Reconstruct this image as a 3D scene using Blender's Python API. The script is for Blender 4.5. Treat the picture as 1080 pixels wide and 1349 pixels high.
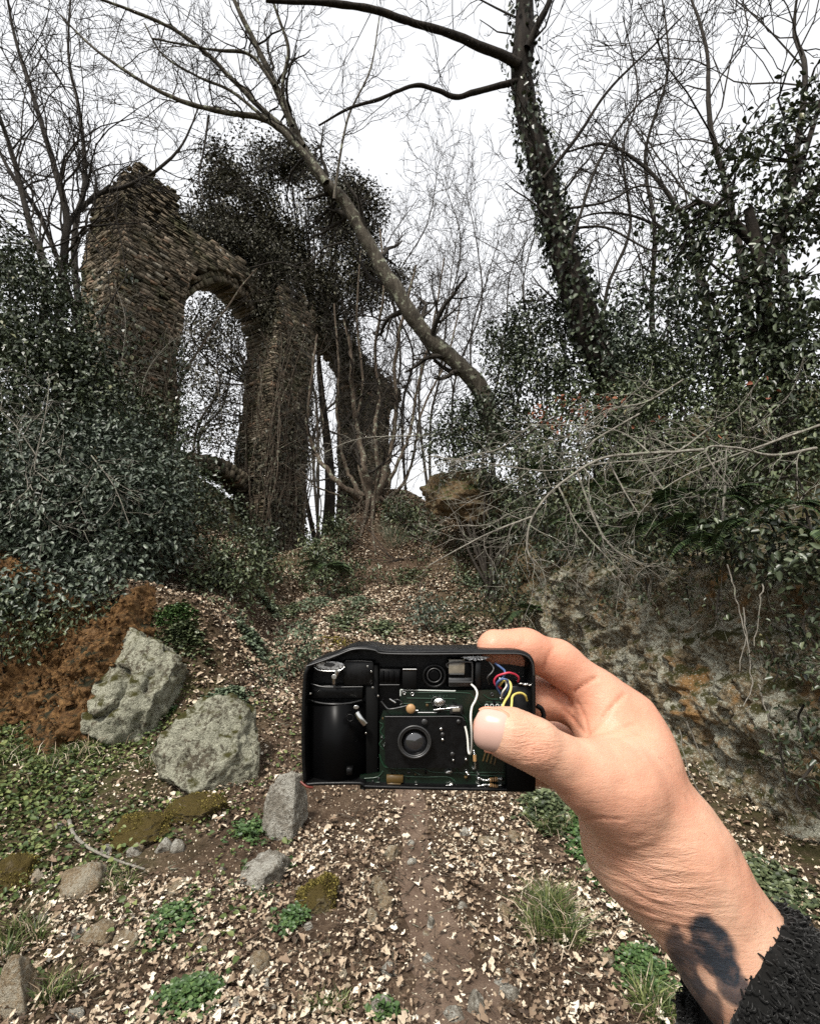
import bpy, math
import numpy as np
from math import radians, sin, cos, tan, pi

for _o in list(bpy.data.objects):
    bpy.data.objects.remove(_o)
scene = bpy.context.scene
COL = scene.collection

# ------------------------------------------------------------------ camera
F = 680.0                      # focal length in pixels of the 1080 x 1349 photograph
PITCH = radians(9.6)
EYE = np.array([0.0, 0.0, 1.55])
FW = np.array([0, cos(PITCH), sin(PITCH)])
UP = np.array([0, -sin(PITCH), cos(PITCH)])
RT = np.array([1.0, 0, 0])
cam_d = bpy.data.cameras.new('camera')
cam_d.sensor_fit = 'HORIZONTAL'
cam_d.sensor_width = 36
cam_d.lens = 36 * F / 1080
cam_d.clip_start = 0.01
cam_d.clip_end = 3000
cam = bpy.data.objects.new('camera', cam_d)
COL.objects.link(cam)
cam.location = EYE
cam.rotation_euler = (pi / 2 + PITCH, 0, 0)
scene.camera = cam

# ------------------------------------------------------------------ overcast sky and soft sun
SUN_EL, SUN_AZ = radians(52), radians(206)      # azimuth clockwise from +Y
world = bpy.data.worlds.new('World')
scene.world = world
world.use_nodes = True
wn = world.node_tree.nodes
wl = world.node_tree.links
wn.clear()
sky = wn.new('ShaderNodeTexSky')
sky.sky_type = 'NISHITA'
sky.sun_disc = False
sky.sun_elevation = SUN_EL
sky.sun_rotation = SUN_AZ
sky.air_density = 1.0
sky.dust_density = 4.0
sky.ozone_density = 1.0
hsv = wn.new('ShaderNodeHueSaturation')
hsv.inputs['Saturation'].default_value = 0.10
cloud = wn.new('ShaderNodeMix')
cloud.data_type = 'RGBA'
cloud.inputs[0].default_value = 0.8                # an even white cloud layer over the blue
cloud.inputs[7].default_value = (7.4, 7.5, 7.7, 1)
bg = wn.new('ShaderNodeBackground')
bg.inputs['Strength'].default_value = 0.088
wo = wn.new('ShaderNodeOutputWorld')
wl.new(sky.outputs[0], hsv.inputs['Color'])
wl.new(hsv.outputs[0], cloud.inputs[6])
wl.new(cloud.outputs[2], bg.inputs['Color'])
wl.new(bg.outputs[0], wo.inputs['Surface'])

sun_d = bpy.data.lights.new('sun', 'SUN')
sun_d.energy = 2.8
sun_d.angle = radians(10)
sun_d.color = (1.0, 0.95, 0.87)
sun = bpy.data.objects.new('sun', sun_d)
COL.objects.link(sun)
sun.location = (0, 0, 40)
_sd = np.array([sin(SUN_AZ) * cos(SUN_EL), cos(SUN_AZ) * cos(SUN_EL), sin(SUN_EL)])
import mathutils
sun.rotation_euler = mathutils.Vector(_sd).to_track_quat('Z', 'Y').to_euler()

scene.view_settings.view_transform = 'Standard'
scene.view_settings.look = 'None'
scene.view_settings.gamma = 1.0
scene.view_settings.exposure = 0.9
scene.view_settings.use_curve_mapping = False
scene.render.engine = 'CYCLES'
scene.cycles.max_bounces = 5
scene.cycles.diffuse_bounces = 3
scene.cycles.glossy_bounces = 2
scene.cycles.transmission_bounces = 4
scene.cycles.transparent_max_bounces = 8
scene.cycles.caustics_reflective = False
scene.cycles.caustics_refractive = False
scene.cycles.use_denoising = False
scene.cycles.use_adaptive_sampling = True
scene.cycles.adaptive_threshold = 0.01

# ------------------------------------------------------------------ maths helpers
def nrm(a):
    a = np.asarray(a, float)
    return a / np.maximum(np.linalg.norm(a, axis=-1, keepdims=True), 1e-9)

def ray(px, py):
    return FW + RT * (px - 540) / F + UP * (674.5 - py) / F

def PY(px, py, Y):                      # the point of that view line at forward distance Y
    d = ray(px, py)
    return EYE + d * (Y / d[1])

def PD(px, py, D):                      # at depth D along the lens axis
    return EYE + ray(px, py) * D

def hsh(i, j, k, s):
    with np.errstate(over='ignore'):
        n = (i.astype(np.int64) * 374761393 + j.astype(np.int64) * 668265263 + k.astype(np.int64) * 2147483647 + s * 144269504) & 0x7fffffff
        n = ((n ^ (n >> 13)) * 1274126177) & 0x7fffffff
        n = n ^ (n >> 16)
    return (n & 0xffff) / 65535.0

def vnoise(p, s=0):
    p = np.asarray(p, float)
    i = np.floor(p).astype(np.int64)
    f = p - i
    f = f * f * f * (f * (f * 6 - 15) + 10)
    x, y, z = i[..., 0], i[..., 1], i[..., 2]
    r = 0
    for a in (0, 1):
        wa = f[..., 0] if a else 1 - f[..., 0]
        for b in (0, 1):
            wb = f[..., 1] if b else 1 - f[..., 1]
            for c in (0, 1):
                wc = f[..., 2] if c else 1 - f[..., 2]
                r = r + wa * wb * wc * hsh(x + a, y + b, z + c, s)
    return r * 2 - 1

def fbm(p, o=4, s=0, g=0.5):
    p = np.asarray(p, float)
    r, a, t = 0, 1.0, 0
    for k in range(o):
        r = r + a * vnoise(p * (2.03 ** k) + k * 17.3, s + k)
        t += a
        a *= g
    return r / t

def sst(x, a, b):
    t = np.clip((x - a) / (b - a), 0, 1)
    return t * t * (3 - 2 * t)

def crom(pts, per=6):                   # Catmull-Rom through control points
    p = np.asarray(pts, float)
    q = np.vstack([2 * p[0] - p[1], p, 2 * p[-1] - p[-2]])
    out = []
    for i in range(len(p) - 1):
        a, b, c, d = q[i:i + 4]
        for t in np.arange(per) / per:
            out.append(0.5 * (2 * b + (c - a) * t + (2 * a - 5 * b + 4 * c - d) * t * t + (3 * b - a - 3 * c + d) * t ** 3))
    out.append(p[-1])
    return np.array(out)

# ------------------------------------------------------------------ mesh helpers
class Acc:
    """collects triangles and quads, then becomes ONE mesh"""
    def __init__(s):
        s.V, s.Q, s.T, s.R, s.n = [], [], [], [], 0
    def add(s, v, quads=None, tris=None, rnd=0.5):
        v = np.asarray(v, float).reshape(-1, 3)
        if quads is not None and len(quads):
            s.Q.append(np.asarray(quads, np.int64).reshape(-1, 4) + s.n)
        if tris is not None and len(tris):
            s.T.append(np.asarray(tris, np.int64).reshape(-1, 3) + s.n)
        s.V.append(v)
        s.R.append(np.broadcast_to(np.asarray(rnd, float), (len(v),)))
        s.n += len(v)
    def mesh(s, name, smooth=False):
        V = np.concatenate(s.V)
        R = np.concatenate(s.R)
        Q = np.concatenate(s.Q) if s.Q else np.zeros((0, 4), np.int64)
        T = np.concatenate(s.T) if s.T else np.zeros((0, 3), np.int64)
        m = bpy.data.meshes.new(name)
        m.vertices.add(len(V))
        m.vertices.foreach_set('co', V.astype(np.float32).ravel())
        loops = np.concatenate([Q.ravel(), T.ravel()]).astype(np.int32)
        m.loops.add(len(loops))
        m.loops.foreach_set('vertex_index', loops)
        m.polygons.add(len(Q) + len(T))
        st = np.concatenate([np.arange(len(Q)) * 4, len(Q) * 4 + np.arange(len(T)) * 3]).astype(np.int32)
        m.polygons.foreach_set('loop_start', st)
        if smooth:
            m.polygons.foreach_set('use_smooth', np.ones(len(st), bool))
        at = m.attributes.new('rnd', 'FLOAT', 'POINT')
        at.data.foreach_set('value', R.astype(np.float32))
        m.update(calc_edges=True)
        m.validate()
        return m

def tag(o, label=None, cat=None, group=None, kind=None):
    if label: o['label'] = label
    if cat: o['category'] = cat
    if group: o['group'] = group
    if kind: o['kind'] = kind
    return o

def link(name, mesh, mat=None, parent=None, loc=None):
    o = bpy.data.objects.new(name, mesh)
    if mesh is not None and mat is not None and not len(mesh.materials):
        mesh.materials.append(mat)
    COL.objects.link(o)
    if parent is not None: o.parent = parent
    if loc is not None: o.location = loc
    return o

def build(acc, name, mat, parent=None, smooth=False):
    """mesh in world coordinates; under a parent Empty the offset is taken off"""
    o = link(name, acc.mesh(name, smooth), mat)
    if parent is not None:
        o.parent = parent
        root = parent
        off = np.zeros(3)
        while root is not None:
            off += np.array(root.location); root = root.parent
        o.location = -off if parent.parent is None else -off
    return o

def thing(name, loc, label, cat, group=None):
    o = bpy.data.objects.new(name, None)
    o.empty_display_size = 0.05
    COL.objects.link(o)
    o.location = loc
    return tag(o, label, cat, group)

def tubes(acc, pts, rad, sides=4, rnd=0.5, cap=False):
    pts = np.asarray(pts, float); rad = np.asarray(rad, float)
    if pts.ndim == 2: pts = pts[None]; rad = rad[None]
    m, n, _ = pts.shape
    t = np.empty_like(pts)
    t[:, 1:-1] = pts[:, 2:] - pts[:, :-2]
    t[:, 0] = pts[:, 1] - pts[:, 0]
    t[:, -1] = pts[:, -1] - pts[:, -2]
    t = nrm(t)
    mean = nrm(pts[:, -1] - pts[:, 0])
    ref = np.zeros((m, 3)); ref[np.arange(m), np.argmin(np.abs(mean), 1)] = 1
    u = nrm(np.cross(t, ref[:, None, :]))
    v = np.cross(t, u)
    a = np.arange(sides) * 2 * pi / sides
    ring = pts[:, :, None] + rad[:, :, None, None] * (u[:, :, None] * np.cos(a)[None, None, :, None] + v[:, :, None] * np.sin(a)[None, None, :, None])
    idx = np.arange(m * n * sides).reshape(m, n, sides)
    A = idx[:, :-1]; B = idx[:, 1:]
    q = np.stack([A, np.roll(A, -1, 2), np.roll(B, -1, 2), B], -1).reshape(-1, 4)
    r = np.broadcast_to(np.asarray(rnd, float).reshape(-1, 1), (m, n * sides)).ravel()
    acc.add(ring.reshape(-1, 3), q, None, r)
    if cap:
        for e in (0, n - 1):
            c = pts[:, e]
            vv = np.concatenate([c[:, None], ring[:, e]], 1)
            ii = np.arange(m)[:, None] * (sides + 1)
            k = np.arange(sides)
            tr = np.stack([np.broadcast_to(ii, (m, sides)), ii + 1 + k, ii + 1 + (k + 1) % sides], -1).reshape(-1, 3)
            acc.add(vv.reshape(-1, 3), None, tr, 0.5)

def kids(pts, rad, k, rng, ang=(25, 60), lr=0.5, rr=0.6, t0=0.2, t1=1.0, L=None, n=5, wig=0.15, up=0.05, rmin=0.003, taper=0.3):
    """k side branches on every branch of a batch: returns the new batch"""
    pts = np.asarray(pts, float); rad = np.asarray(rad, float)
    m, N, _ = pts.shape
    if L is None:
        Lp = np.linalg.norm(np.diff(pts, axis=1), axis=2).sum(1)
    t = (np.arange(k)[None] + rng.random((m, k))) / k
    t = t0 + (t1 - t0) * t
    f = t * (N - 1)
    i = np.minimum(f.astype(int), N - 2); f = f - i
    mi = np.arange(m)[:, None]
    p = pts[mi, i] * (1 - f)[..., None] + pts[mi, i + 1] * f[..., None]
    tg = nrm(pts[mi, i + 1] - pts[mi, i])
    r = (rad[mi, i] * (1 - f) + rad[mi, i + 1] * f) * rr
    rv = rng.normal(size=tg.shape)
    pp = nrm(np.cross(tg, rv))
    a = np.radians(rng.uniform(ang[0], ang[1], t.shape))[..., None]
    d = tg * np.cos(a) + pp * np.sin(a)
    if L is None:
        ln = Lp[:, None] * lr * (1.15 - 0.6 * t) * rng.uniform(0.6, 1.25, t.shape)
    else:
        ln = L * rng.uniform(0.5, 1.3, t.shape)
    return grow(p.reshape(-1, 3), d.reshape(-1, 3), ln.ravel(), np.maximum(r.ravel(), rmin), rng, n, wig, up, rmin, taper)

def grow(p, d, L, r, rng, n=5, wig=0.15, up=0.05, rmin=0.003, taper=0.3):
    m = len(p)
    pts = np.empty((m, n + 1, 3)); pts[:, 0] = p
    d = nrm(d)
    for s in range(n):
        d = nrm(d + rng.normal(0, wig, (m, 3)) + np.array([0, 0, up]))
        pts[:, s + 1] = pts[:, s] + d * (L / n)[:, None]
    rad = r[:, None] * np.linspace(1, taper, n + 1)[None]
    return pts, np.maximum(rad, rmin * 0.6)

def leaves(acc, C, A, N, size, rnd, w=0.5, fold=0.15, curl=0.15, low=False):
    A = nrm(A); N = nrm(N - A * (N * A).sum(-1, keepdims=True))
    W = np.cross(A, N)
    s = np.asarray(size, float).reshape(-1, 1)
    n = len(C)
    base = C - A * s * 0.5
    tip = C + A * s * 0.5 - N * s * curl
    if low:
        l = C + W * s * w * 0.5 + N * s * fold
        r = C - W * s * w * 0.5 + N * s * fold
        v = np.stack([base, r, tip, l], 1)
        q = (np.arange(n) * 4)[:, None] + np.array([0, 1, 2, 3])
        acc.add(v.reshape(-1, 3), q, None, np.repeat(rnd, 4))
        return
    h = 0.5 * w
    l1 = base + A * s * 0.28 + W * s * h + N * s * fold
    l2 = base + A * s * 0.66 + W * s * h * 0.85 + N * s * (fold - curl * 0.3)
    r1 = base + A * s * 0.28 - W * s * h + N * s * fold
    r2 = base + A * s * 0.66 - W * s * h * 0.85 + N * s * (fold - curl * 0.3)
    v = np.stack([base, r1, r2, tip, l2, l1], 1)
    b = (np.arange(n) * 6)[:, None]
    acc.add(v.reshape(-1, 3), np.concatenate([b + np.array([0, 1, 2, 3]), b + np.array([0, 3, 4, 5])]), None, np.repeat(rnd, 6))

def foliage(acc, blobs, dens, size, rng, per=9, spread=0.13, thr=-0.25, freq=2.2, low=False, w=0.5, droop=-0.3, inner=0.5, seed=0, upb=0.8, zmin=None):
    """leaf sprays through the outer volume of a union of ellipsoids; thr opens gaps"""
    for c, r in blobs:
        c = np.asarray(c, float); r = np.broadcast_to(np.asarray(r, float), 3)
        area = 4 * pi * ((r[0] * r[1]) ** 1.6 / 3 + (r[0] * r[2]) ** 1.6 / 3 + (r[1] * r[2]) ** 1.6 / 3) ** (1 / 1.6)
        n = max(6, int(area * dens))
        u = nrm(rng.normal(size=(n, 3)))
        k = inner + (1.08 - inner) * np.sqrt(rng.random(n))
        wob = 1 + 0.22 * vnoise(u * 2.3 + c, seed) 
        p = c + u * r * (k * wob)[:, None]
        keep = fbm(p * freq, 2, seed + 5) > thr
        if zmin is not None: keep &= p[:, 2] > zmin
        p, u = p[keep], u[keep]
        n = len(p)
        if not n: continue
        q = np.repeat(p, per, 0) + rng.normal(0, spread, (n * per, 3))
        uu = np.repeat(u, per, 0)
        A = uu * 0.7 + rng.normal(0, 0.6, q.shape) + np.array([0, 0, droop])
        N = uu * 0.55 + rng.normal(0, 0.45, q.shape) + np.array([0, 0, upb])
        s = size * rng.uniform(0.6, 1.25, len(q))
        rn = np.clip(np.repeat(rng.random(n), per) * 0.45 + rng.random(len(q)) * 0.55, 0, 1)
        leaves(acc, q, A, N, s, rn, w, 0.12, 0.18, low)

# ------------------------------------------------------------------ material helpers
class NT:
    def __init__(s, name):
        s.m = bpy.data.materials.new(name); s.m.use_nodes = True
        s.t = s.m.node_tree; s.t.nodes.clear()
        s.out = s.t.nodes.new('ShaderNodeOutputMaterial')
        s.b = s.t.nodes.new('ShaderNodeBsdfPrincipled')
        s.t.links.new(s.b.outputs[0], s.out.inputs['Surface'])
    def n(s, typ, **kw):
        x = s.t.nodes.new('ShaderNode' + typ)
        for k, v in kw.items():
            if k in x.inputs.keys() if hasattr(x.inputs, 'keys') else False: x.inputs[k].default_value = v
            else: setattr(x, k, v)
        return x
    def l(s, a, b): s.t.links.new(a, b)
    def set(s, **kw):
        for k, v in kw.items():
            i = s.b.inputs[k.replace('_', ' ')]
            if hasattr(v, 'is_output') or isinstance(v, bpy.types.NodeSocket): s.l(v, i)
            else: i.default_value = v
    def pos(s):
        if not hasattr(s, '_p'): s._p = s.n('NewGeometry').outputs['Position']
        return s._p
    def obj(s):
        return s.n('TexCoord').outputs['Object']
    def noise(s, scale, detail=4, rough=0.55, vec=None, dist=0):
        x = s.n('TexNoise'); x.inputs['Scale'].default_value = scale; x.inputs['Detail'].default_value = detail
        x.inputs['Roughness'].default_value = rough; x.inputs['Distortion'].default_value = dist
        s.l(vec if vec is not None else s.pos(), x.inputs['Vector'])
        return x.outputs['Fac']
    def vor(s, scale, feat='F1', vec=None, out='Distance'):
        x = s.n('TexVoronoi'); x.feature = feat; x.inputs['Scale'].default_value = scale
        s.l(vec if vec is not None else s.pos(), x.inputs['Vector'])
        return x.outputs[out]
    def attr(s, name='rnd'):
        x = s.n('Attribute'); x.attribute_name = name
        return x.outputs['Fac']
    def ramp(s, fac, stops, interp='LINEAR'):
        x = s.n('ValToRGB'); x.color_ramp.interpolation = interp
        el = x.color_ramp.elements
        while len(el) < len(stops): el.new(0.5)
        for e, (p, c) in zip(el, stops):
            e.position = p
            e.color = (c, c, c, 1) if isinstance(c, (int, float)) else tuple(c) + (1,)
        s.l(fac, x.inputs['Fac'])
        return x.outputs['Color']
    def mix(s, fac, a, b, mode='MIX'):
        x = s.n('Mix'); x.data_type = 'RGBA'; x.blend_type = mode
        for sock, v in ((x.inputs[0], fac), (x.inputs[6], a), (x.inputs[7], b)):
            if isinstance(v, bpy.types.NodeSocket): s.l(v, sock)
            elif isinstance(v, (int, float)): sock.default_value = v
            else: sock.default_value = tuple(v) + (1,)
        return x.outputs[2]
    def math(s, op, a, b=0.0):
        x = s.n('Math'); x.operation = op
        for i, v in enumerate((a, b)):
            if isinstance(v, bpy.types.NodeSocket): s.l(v, x.inputs[i])
            else: x.inputs[i].default_value = v
        return x.outputs[0]
    def bump(s, h, strength=0.5, dist=0.02, prev=None):
        x = s.n('Bump'); x.inputs['Strength'].default_value = strength; x.inputs['Distance'].default_value = dist
        s.l(h, x.inputs['Height'])
        if prev is not None: s.l(prev, x.inputs['Normal'])
        return x.outputs[0]

M = {}
def leafmat(name, stops, rough=0.4, spec=0.5, back=None):
    t = NT(name)
    c = t.ramp(t.attr(), stops)
    if name in ('litter', 'laurel', 'ivy', 'shrub'):      # mottled, browned blades
        c = t.mix(t.ramp(t.noise(95 if name == 'litter' else 45, 4, .65), [(.46, .0), (.72, .5)]), c, (.12, .08, .052) if name == 'litter' else (.016, .022, .010))
    if back:
        c = t.mix(t.n('NewGeometry').outputs['Backfacing'], c, back)
    t.set(Base_Color=c, Roughness=rough)
    t.b.inputs['Specular IOR Level'].default_value = spec
    M[name] = t.m
leafmat('laurel', [(0, (.010, .016, .009)), (.4, (.040, .058, .038)), (1, (.17, .20, .145))], 0.45, 0.5)
leafmat('ivy', [(0, (.008, .012, .006)), (.4, (.030, .042, .021)), (.85, (.10, .122, .066)), (.97, (.19, .19, .10)), (1, (.20, .12, .05))], 0.38, 0.5)
leafmat('holm', [(0, (.020, .019, .012)), (.55, (.056, .053, .033)), (1, (.125, .118, .078))], 0.5, 0.3)
leafmat('shrub', [(0, (.014, .021, .009)), (.45, (.058, .078, .036)), (.93, (.17, .195, .10)), (.98, (.24, .21, .10)), (1, (.20, .12, .06))], 0.42, 0.45)
leafmat('pale_shrub', [(0, (.04, .06, .035)), (.55, (.09, .12, .07)), (1, (.16, .19, .12))], 0.5, 0.4)
leafmat('clover', [(0, (.022, .045, .014)), (.6, (.05, .095, .028)), (1, (.12, .18, .06))], 0.45, 0.4)
leafmat('grass', [(0, (.025, .045, .014)), (.55, (.075, .105, .030)), (1, (.20, .22, .08))], 0.5, 0.3)
leafmat('fern', [(0, (.014, .026, .010)), (.6, (.032, .055, .020)), (1, (.07, .10, .035))], 0.5, 0.35)
leafmat('moss', [(0, (.05, .042, .012)), (.5, (.13, .105, .028)), (1, (.25, .205, .06))], 0.9, 0.1)
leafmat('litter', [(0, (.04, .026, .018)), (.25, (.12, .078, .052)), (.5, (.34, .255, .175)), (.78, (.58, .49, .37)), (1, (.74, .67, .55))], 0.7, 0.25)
leafmat('rust_leaf', [(0, (.10, .025, .012)), (.6, (.19, .06, .03)), (1, (.30, .12, .06))], 0.6, 0.3)

def bark(name, c0, c1, c2, sc=1.0, lich=0.0):
    t = NT(name)
    v = t.n('Mapping'); v.inputs['Scale'].default_value = (14 * sc, 14 * sc, 3.0 * sc); t.l(t.pos(), v.inputs['Vector'])
    f = t.noise(1.0, 6, 0.65, v.outputs[0], 0.6)
    c = t.ramp(f, [(.25, c0), (.5, c1), (.75, c2)])
    if lich:
        f2 = t.ramp(t.noise(9, 5, 0.6), [(.58 - lich * .1, 0), (.66 - lich * .1, 1)])
        c = t.mix(f2, c, (.26, .27, .20))
    t.set(Base_Color=c, Roughness=0.9, Normal=t.bump(f, 0.9, 0.03))
    t.b.inputs['Specular IOR Level'].default_value = 0.2
    M[name] = t.m
bark('bark_grey', (.022, .018, .014), (.07, .06, .046), (.14, .125, .10), 1.0, 0.25)
bark('bark_dark', (.006, .005, .004), (.018, .014, .011), (.045, .036, .028), 1.0, 0.0)
bark('bark_twig', (.016, .013, .011), (.032, .027, .022), (.06, .052, .043), 2.0, 0.0)
bark('bark_pale', (.10, .09, .075), (.24, .22, .185), (.40, .38, .33), 3.0, 0.3)
bark('bark_root', (.03, .022, .016), (.09, .068, .05), (.18, .15, .115), 1.4, 0.2)

# masonry of thin tuff and brick courses
t = NT('masonry')
c = t.ramp(t.attr(), [(0, (.038, .032, .024)), (.4, (.13, .108, .078)), (.75, (.235, .19, .14)), (.93, (.26, .165, .11)), (1, (.38, .34, .27))])
nz = t.noise(5.0, 6, 0.65)
c = t.mix(t.ramp(nz, [(.30, 0.8), (.56, 0.0)]), c, (.038, .036, .025))
c = t.mix(t.ramp(t.noise(1.1, 4, 0.6), [(.5, 0.0), (.7, 0.65)]), c, (.055, .064, .026))
t.set(Base_Color=c, Roughness=0.95, Normal=t.bump(t.noise(30, 5, .7), 0.7, 0.02))
t.b.inputs['Specular IOR Level'].default_value = 0.1
M['masonry'] = t.m
t = NT('mortar')
t.set(Base_Color=t.ramp(t.noise(12, 5, .6), [(.3, (.02, .017, .012)), (.7, (.06, .05, .036))]), Roughness=1.0)
M['mortar'] = t.m

def rockmat(name, base, lichen, amount, moss=None, mossamt=0.0, orange=None, scale=1.0):
    t = NT(name)
    p = t.pos()
    n1 = t.noise(2.2 * scale, 8, 0.62, dist=0.4)
    n2 = t.noise(14 * scale, 8, 0.72)
    n3 = t.noise(70 * scale, 4, 0.6)
    c = t.ramp(n2, [(.28, base[0]), (.5, base[1]), (.72, base[2])])
    lf = t.math('ADD', t.math('MULTIPLY', n1, 0.42), t.math('MULTIPLY', t.noise(20 * scale, 8, 0.75), 0.58))
    th = 0.5 + (0.5 - amount) * 0.28
    lm = t.ramp(lf, [(th - .035, 0), (th + .035, 1)])
    lc = t.ramp(n3, [(.3, lichen[0]), (.55, lichen[1]), (.75, lichen[2])])
    c = t.mix(lm, c, lc)
    if orange:
        om = t.ramp(t.noise(1.6 * scale, 5, 0.6), [(orange[1], 0), (orange[1] + .08, 1)])
        c = t.mix(om, c, t.ramp(n2, [(.3, tuple(x * .55 for x in orange[0])), (.7, orange[0])]))
    if moss:
        z = t.n('SeparateXYZ'); t.l(t.n('NewGeometry').outputs['Normal'], z.inputs[0])
        mm = t.math('ADD', t.math('MULTIPLY', z.outputs[2], 0.30), t.noise(4 * scale, 6, 0.65))
        mm = t.ramp(mm, [(.72 - mossamt * .35, 0), (.84 - mossamt * .35, 1)])
        c = t.mix(mm, c, t.mix(n3, tuple(x * .5 for x in moss), moss))
    if name == 'cliff_tuff':                 # crusts of pale lichen in small flecks
        fl = t.math('MULTIPLY', t.ramp(t.vor(55), [(.16, 1), (.30, 0)]), t.ramp(t.noise(2.6, 6, .7), [(.42, 0), (.52, 1)]))
        c = t.mix(t.math('MULTIPLY', fl, t.ramp(n3, [(.35, 0), (.6, 1)])), c, (.56, .55, .47))
    h = t.math('ADD', t.math('MULTIPLY', n2, 1.0), t.math('MULTIPLY', n3, 0.35))
    t.set(Base_Color=c, Roughness=0.95, Normal=t.bump(h, 1.0, 0.045))
    t.b.inputs['Specular IOR Level'].default_value = 0.15
    M[name] = t.m
G3 = [(.20, .20, .145), (.37, .365, .28), (.60, .585, .48)]
rockmat('lichen_rock', [(.03, .025, .018), (.085, .072, .05), (.17, .145, .105)], G3, 0.62, (.075, .07, .022), 0.12, scale=1.5)
rockmat('grey_rock', [(.09, .08, .06), (.24, .215, .175), (.40, .37, .31)], [(.34, .33, .28), (.50, .48, .42), (.68, .66, .59)], 0.5, scale=2.6)
rockmat('buff_rock', [(.14, .10, .06), (.28, .21, .13), (.42, .33, .22)], [(.30, .27, .20), (.45, .40, .31), (.6, .55, .45)], 0.45, scale=3)
rockmat('mossy_rock', [(.05, .04, .025), (.13, .10, .055), (.22, .17, .10)], [(.12, .10, .05), (.2, .17, .09), (.3, .27, .16)], 0.3, (.125, .092, .028), 0.5, scale=2.5)
rockmat('cliff_tuff', [(.018, .014, .009), (.16, .122, .072), (.42, .33, .21)], [(.17, .17, .12), (.46, .45, .36), (.80, .78, .68)], 0.45, (.075, .070, .024), 0.20, ((.34, .20, .085), .57), 1.9)
rockmat('orange_tuff', [(.022, .013, .008), (.15, .080, .033), (.38, .22, .09)], [(.10, .06, .03), (.2, .12, .06), (.33, .22, .11)], 0.25, (.035, .035, .02), 0.1, None, 1.6)
rockmat('brown_tuff', [(.04, .028, .016), (.12, .080, .042), (.22, .15, .08)], [(.12, .10, .07), (.2, .18, .12), (.32, .28, .2)], 0.35, (.06, .065, .02), 0.3)

# ground: humus soil, greened on the left
t = NT('soil')
n2 = t.noise(9, 8, 0.7); n3 = t.noise(60, 5, 0.7)
c = t.ramp(n2, [(.28, (.028, .018, .012)), (.5, (.072, .048, .032)), (.75, (.14, .10, .068))])
c = t.mix(t.ramp(n3, [(.55, 0), (.72, .8)]), c, (.30, .235, .17))
c = t.mix(t.math('MULTIPLY', t.attr('rnd'), t.ramp(t.noise(6, 6, .7), [(.35, 0), (.6, 1)])), c, (.05, .055, .018))
h = t.math('ADD', t.math('MULTIPLY', n2, 0.6), t.math('MULTIPLY', n3, .6))
t.set(Base_Color=c, Roughness=0.97, Normal=t.bump(h, 1.0, 0.03))
t.b.inputs['Specular IOR Level'].default_value = 0.1
M['soil'] = t.m
t = NT('path_soil')
n2 = t.noise(7, 8, 0.68); n3 = t.noise(85, 5, 0.75)
c = t.ramp(n2, [(.28, (.075, .050, .036)), (.5, (.13, .090, .066)), (.75, (.21, .155, .115))])
c = t.mix(t.ramp(n3, [(.58, 0), (.72, .7)]), c, (.36, .29, .225))
h = t.math('ADD', t.math('MULTIPLY', n2, 0.6), t.math('MULTIPLY', n3, .5))
t.set(Base_Color=c, Roughness=0.97, Normal=t.bump(h, 1.0, 0.02))
t.b.inputs['Specular IOR Level'].default_value = 0.1
M['path_soil'] = t.m
# ------------------------------------------------------------------ terrain
_py = np.array([-600, -20, -4, 0, 2.2, 3.4, 4.2, 5.2, 7, 9.5, 12, 14, 17, 21, 28, 60, 200, 900.])
_pz = np.array([-6, -.6, -.1, 0, 0.02, .15, .33, .60, .98, 1.52, 2.35, 2.8, 2.7, 2.5, 1.6, -2, -8, -20])
CLIFF = np.array([(3.3, -2.5), (2.75, 0.5), (2.45, 2.4), (2.28, 3.4), (2.12, 4.4), (2.0, 5.4), (1.86, 6.4), (1.72, 7.1), (2.0, 7.9), (2.6, 8.8), (3.0, 10.5)])
_cl = crom(np.c_[CLIFF, np.zeros(len(CLIFF))], 12)[:, :2]

def cliff_x(y):
    return np.interp(y, CLIFF[:, 1], CLIFF[:, 0])

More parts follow.
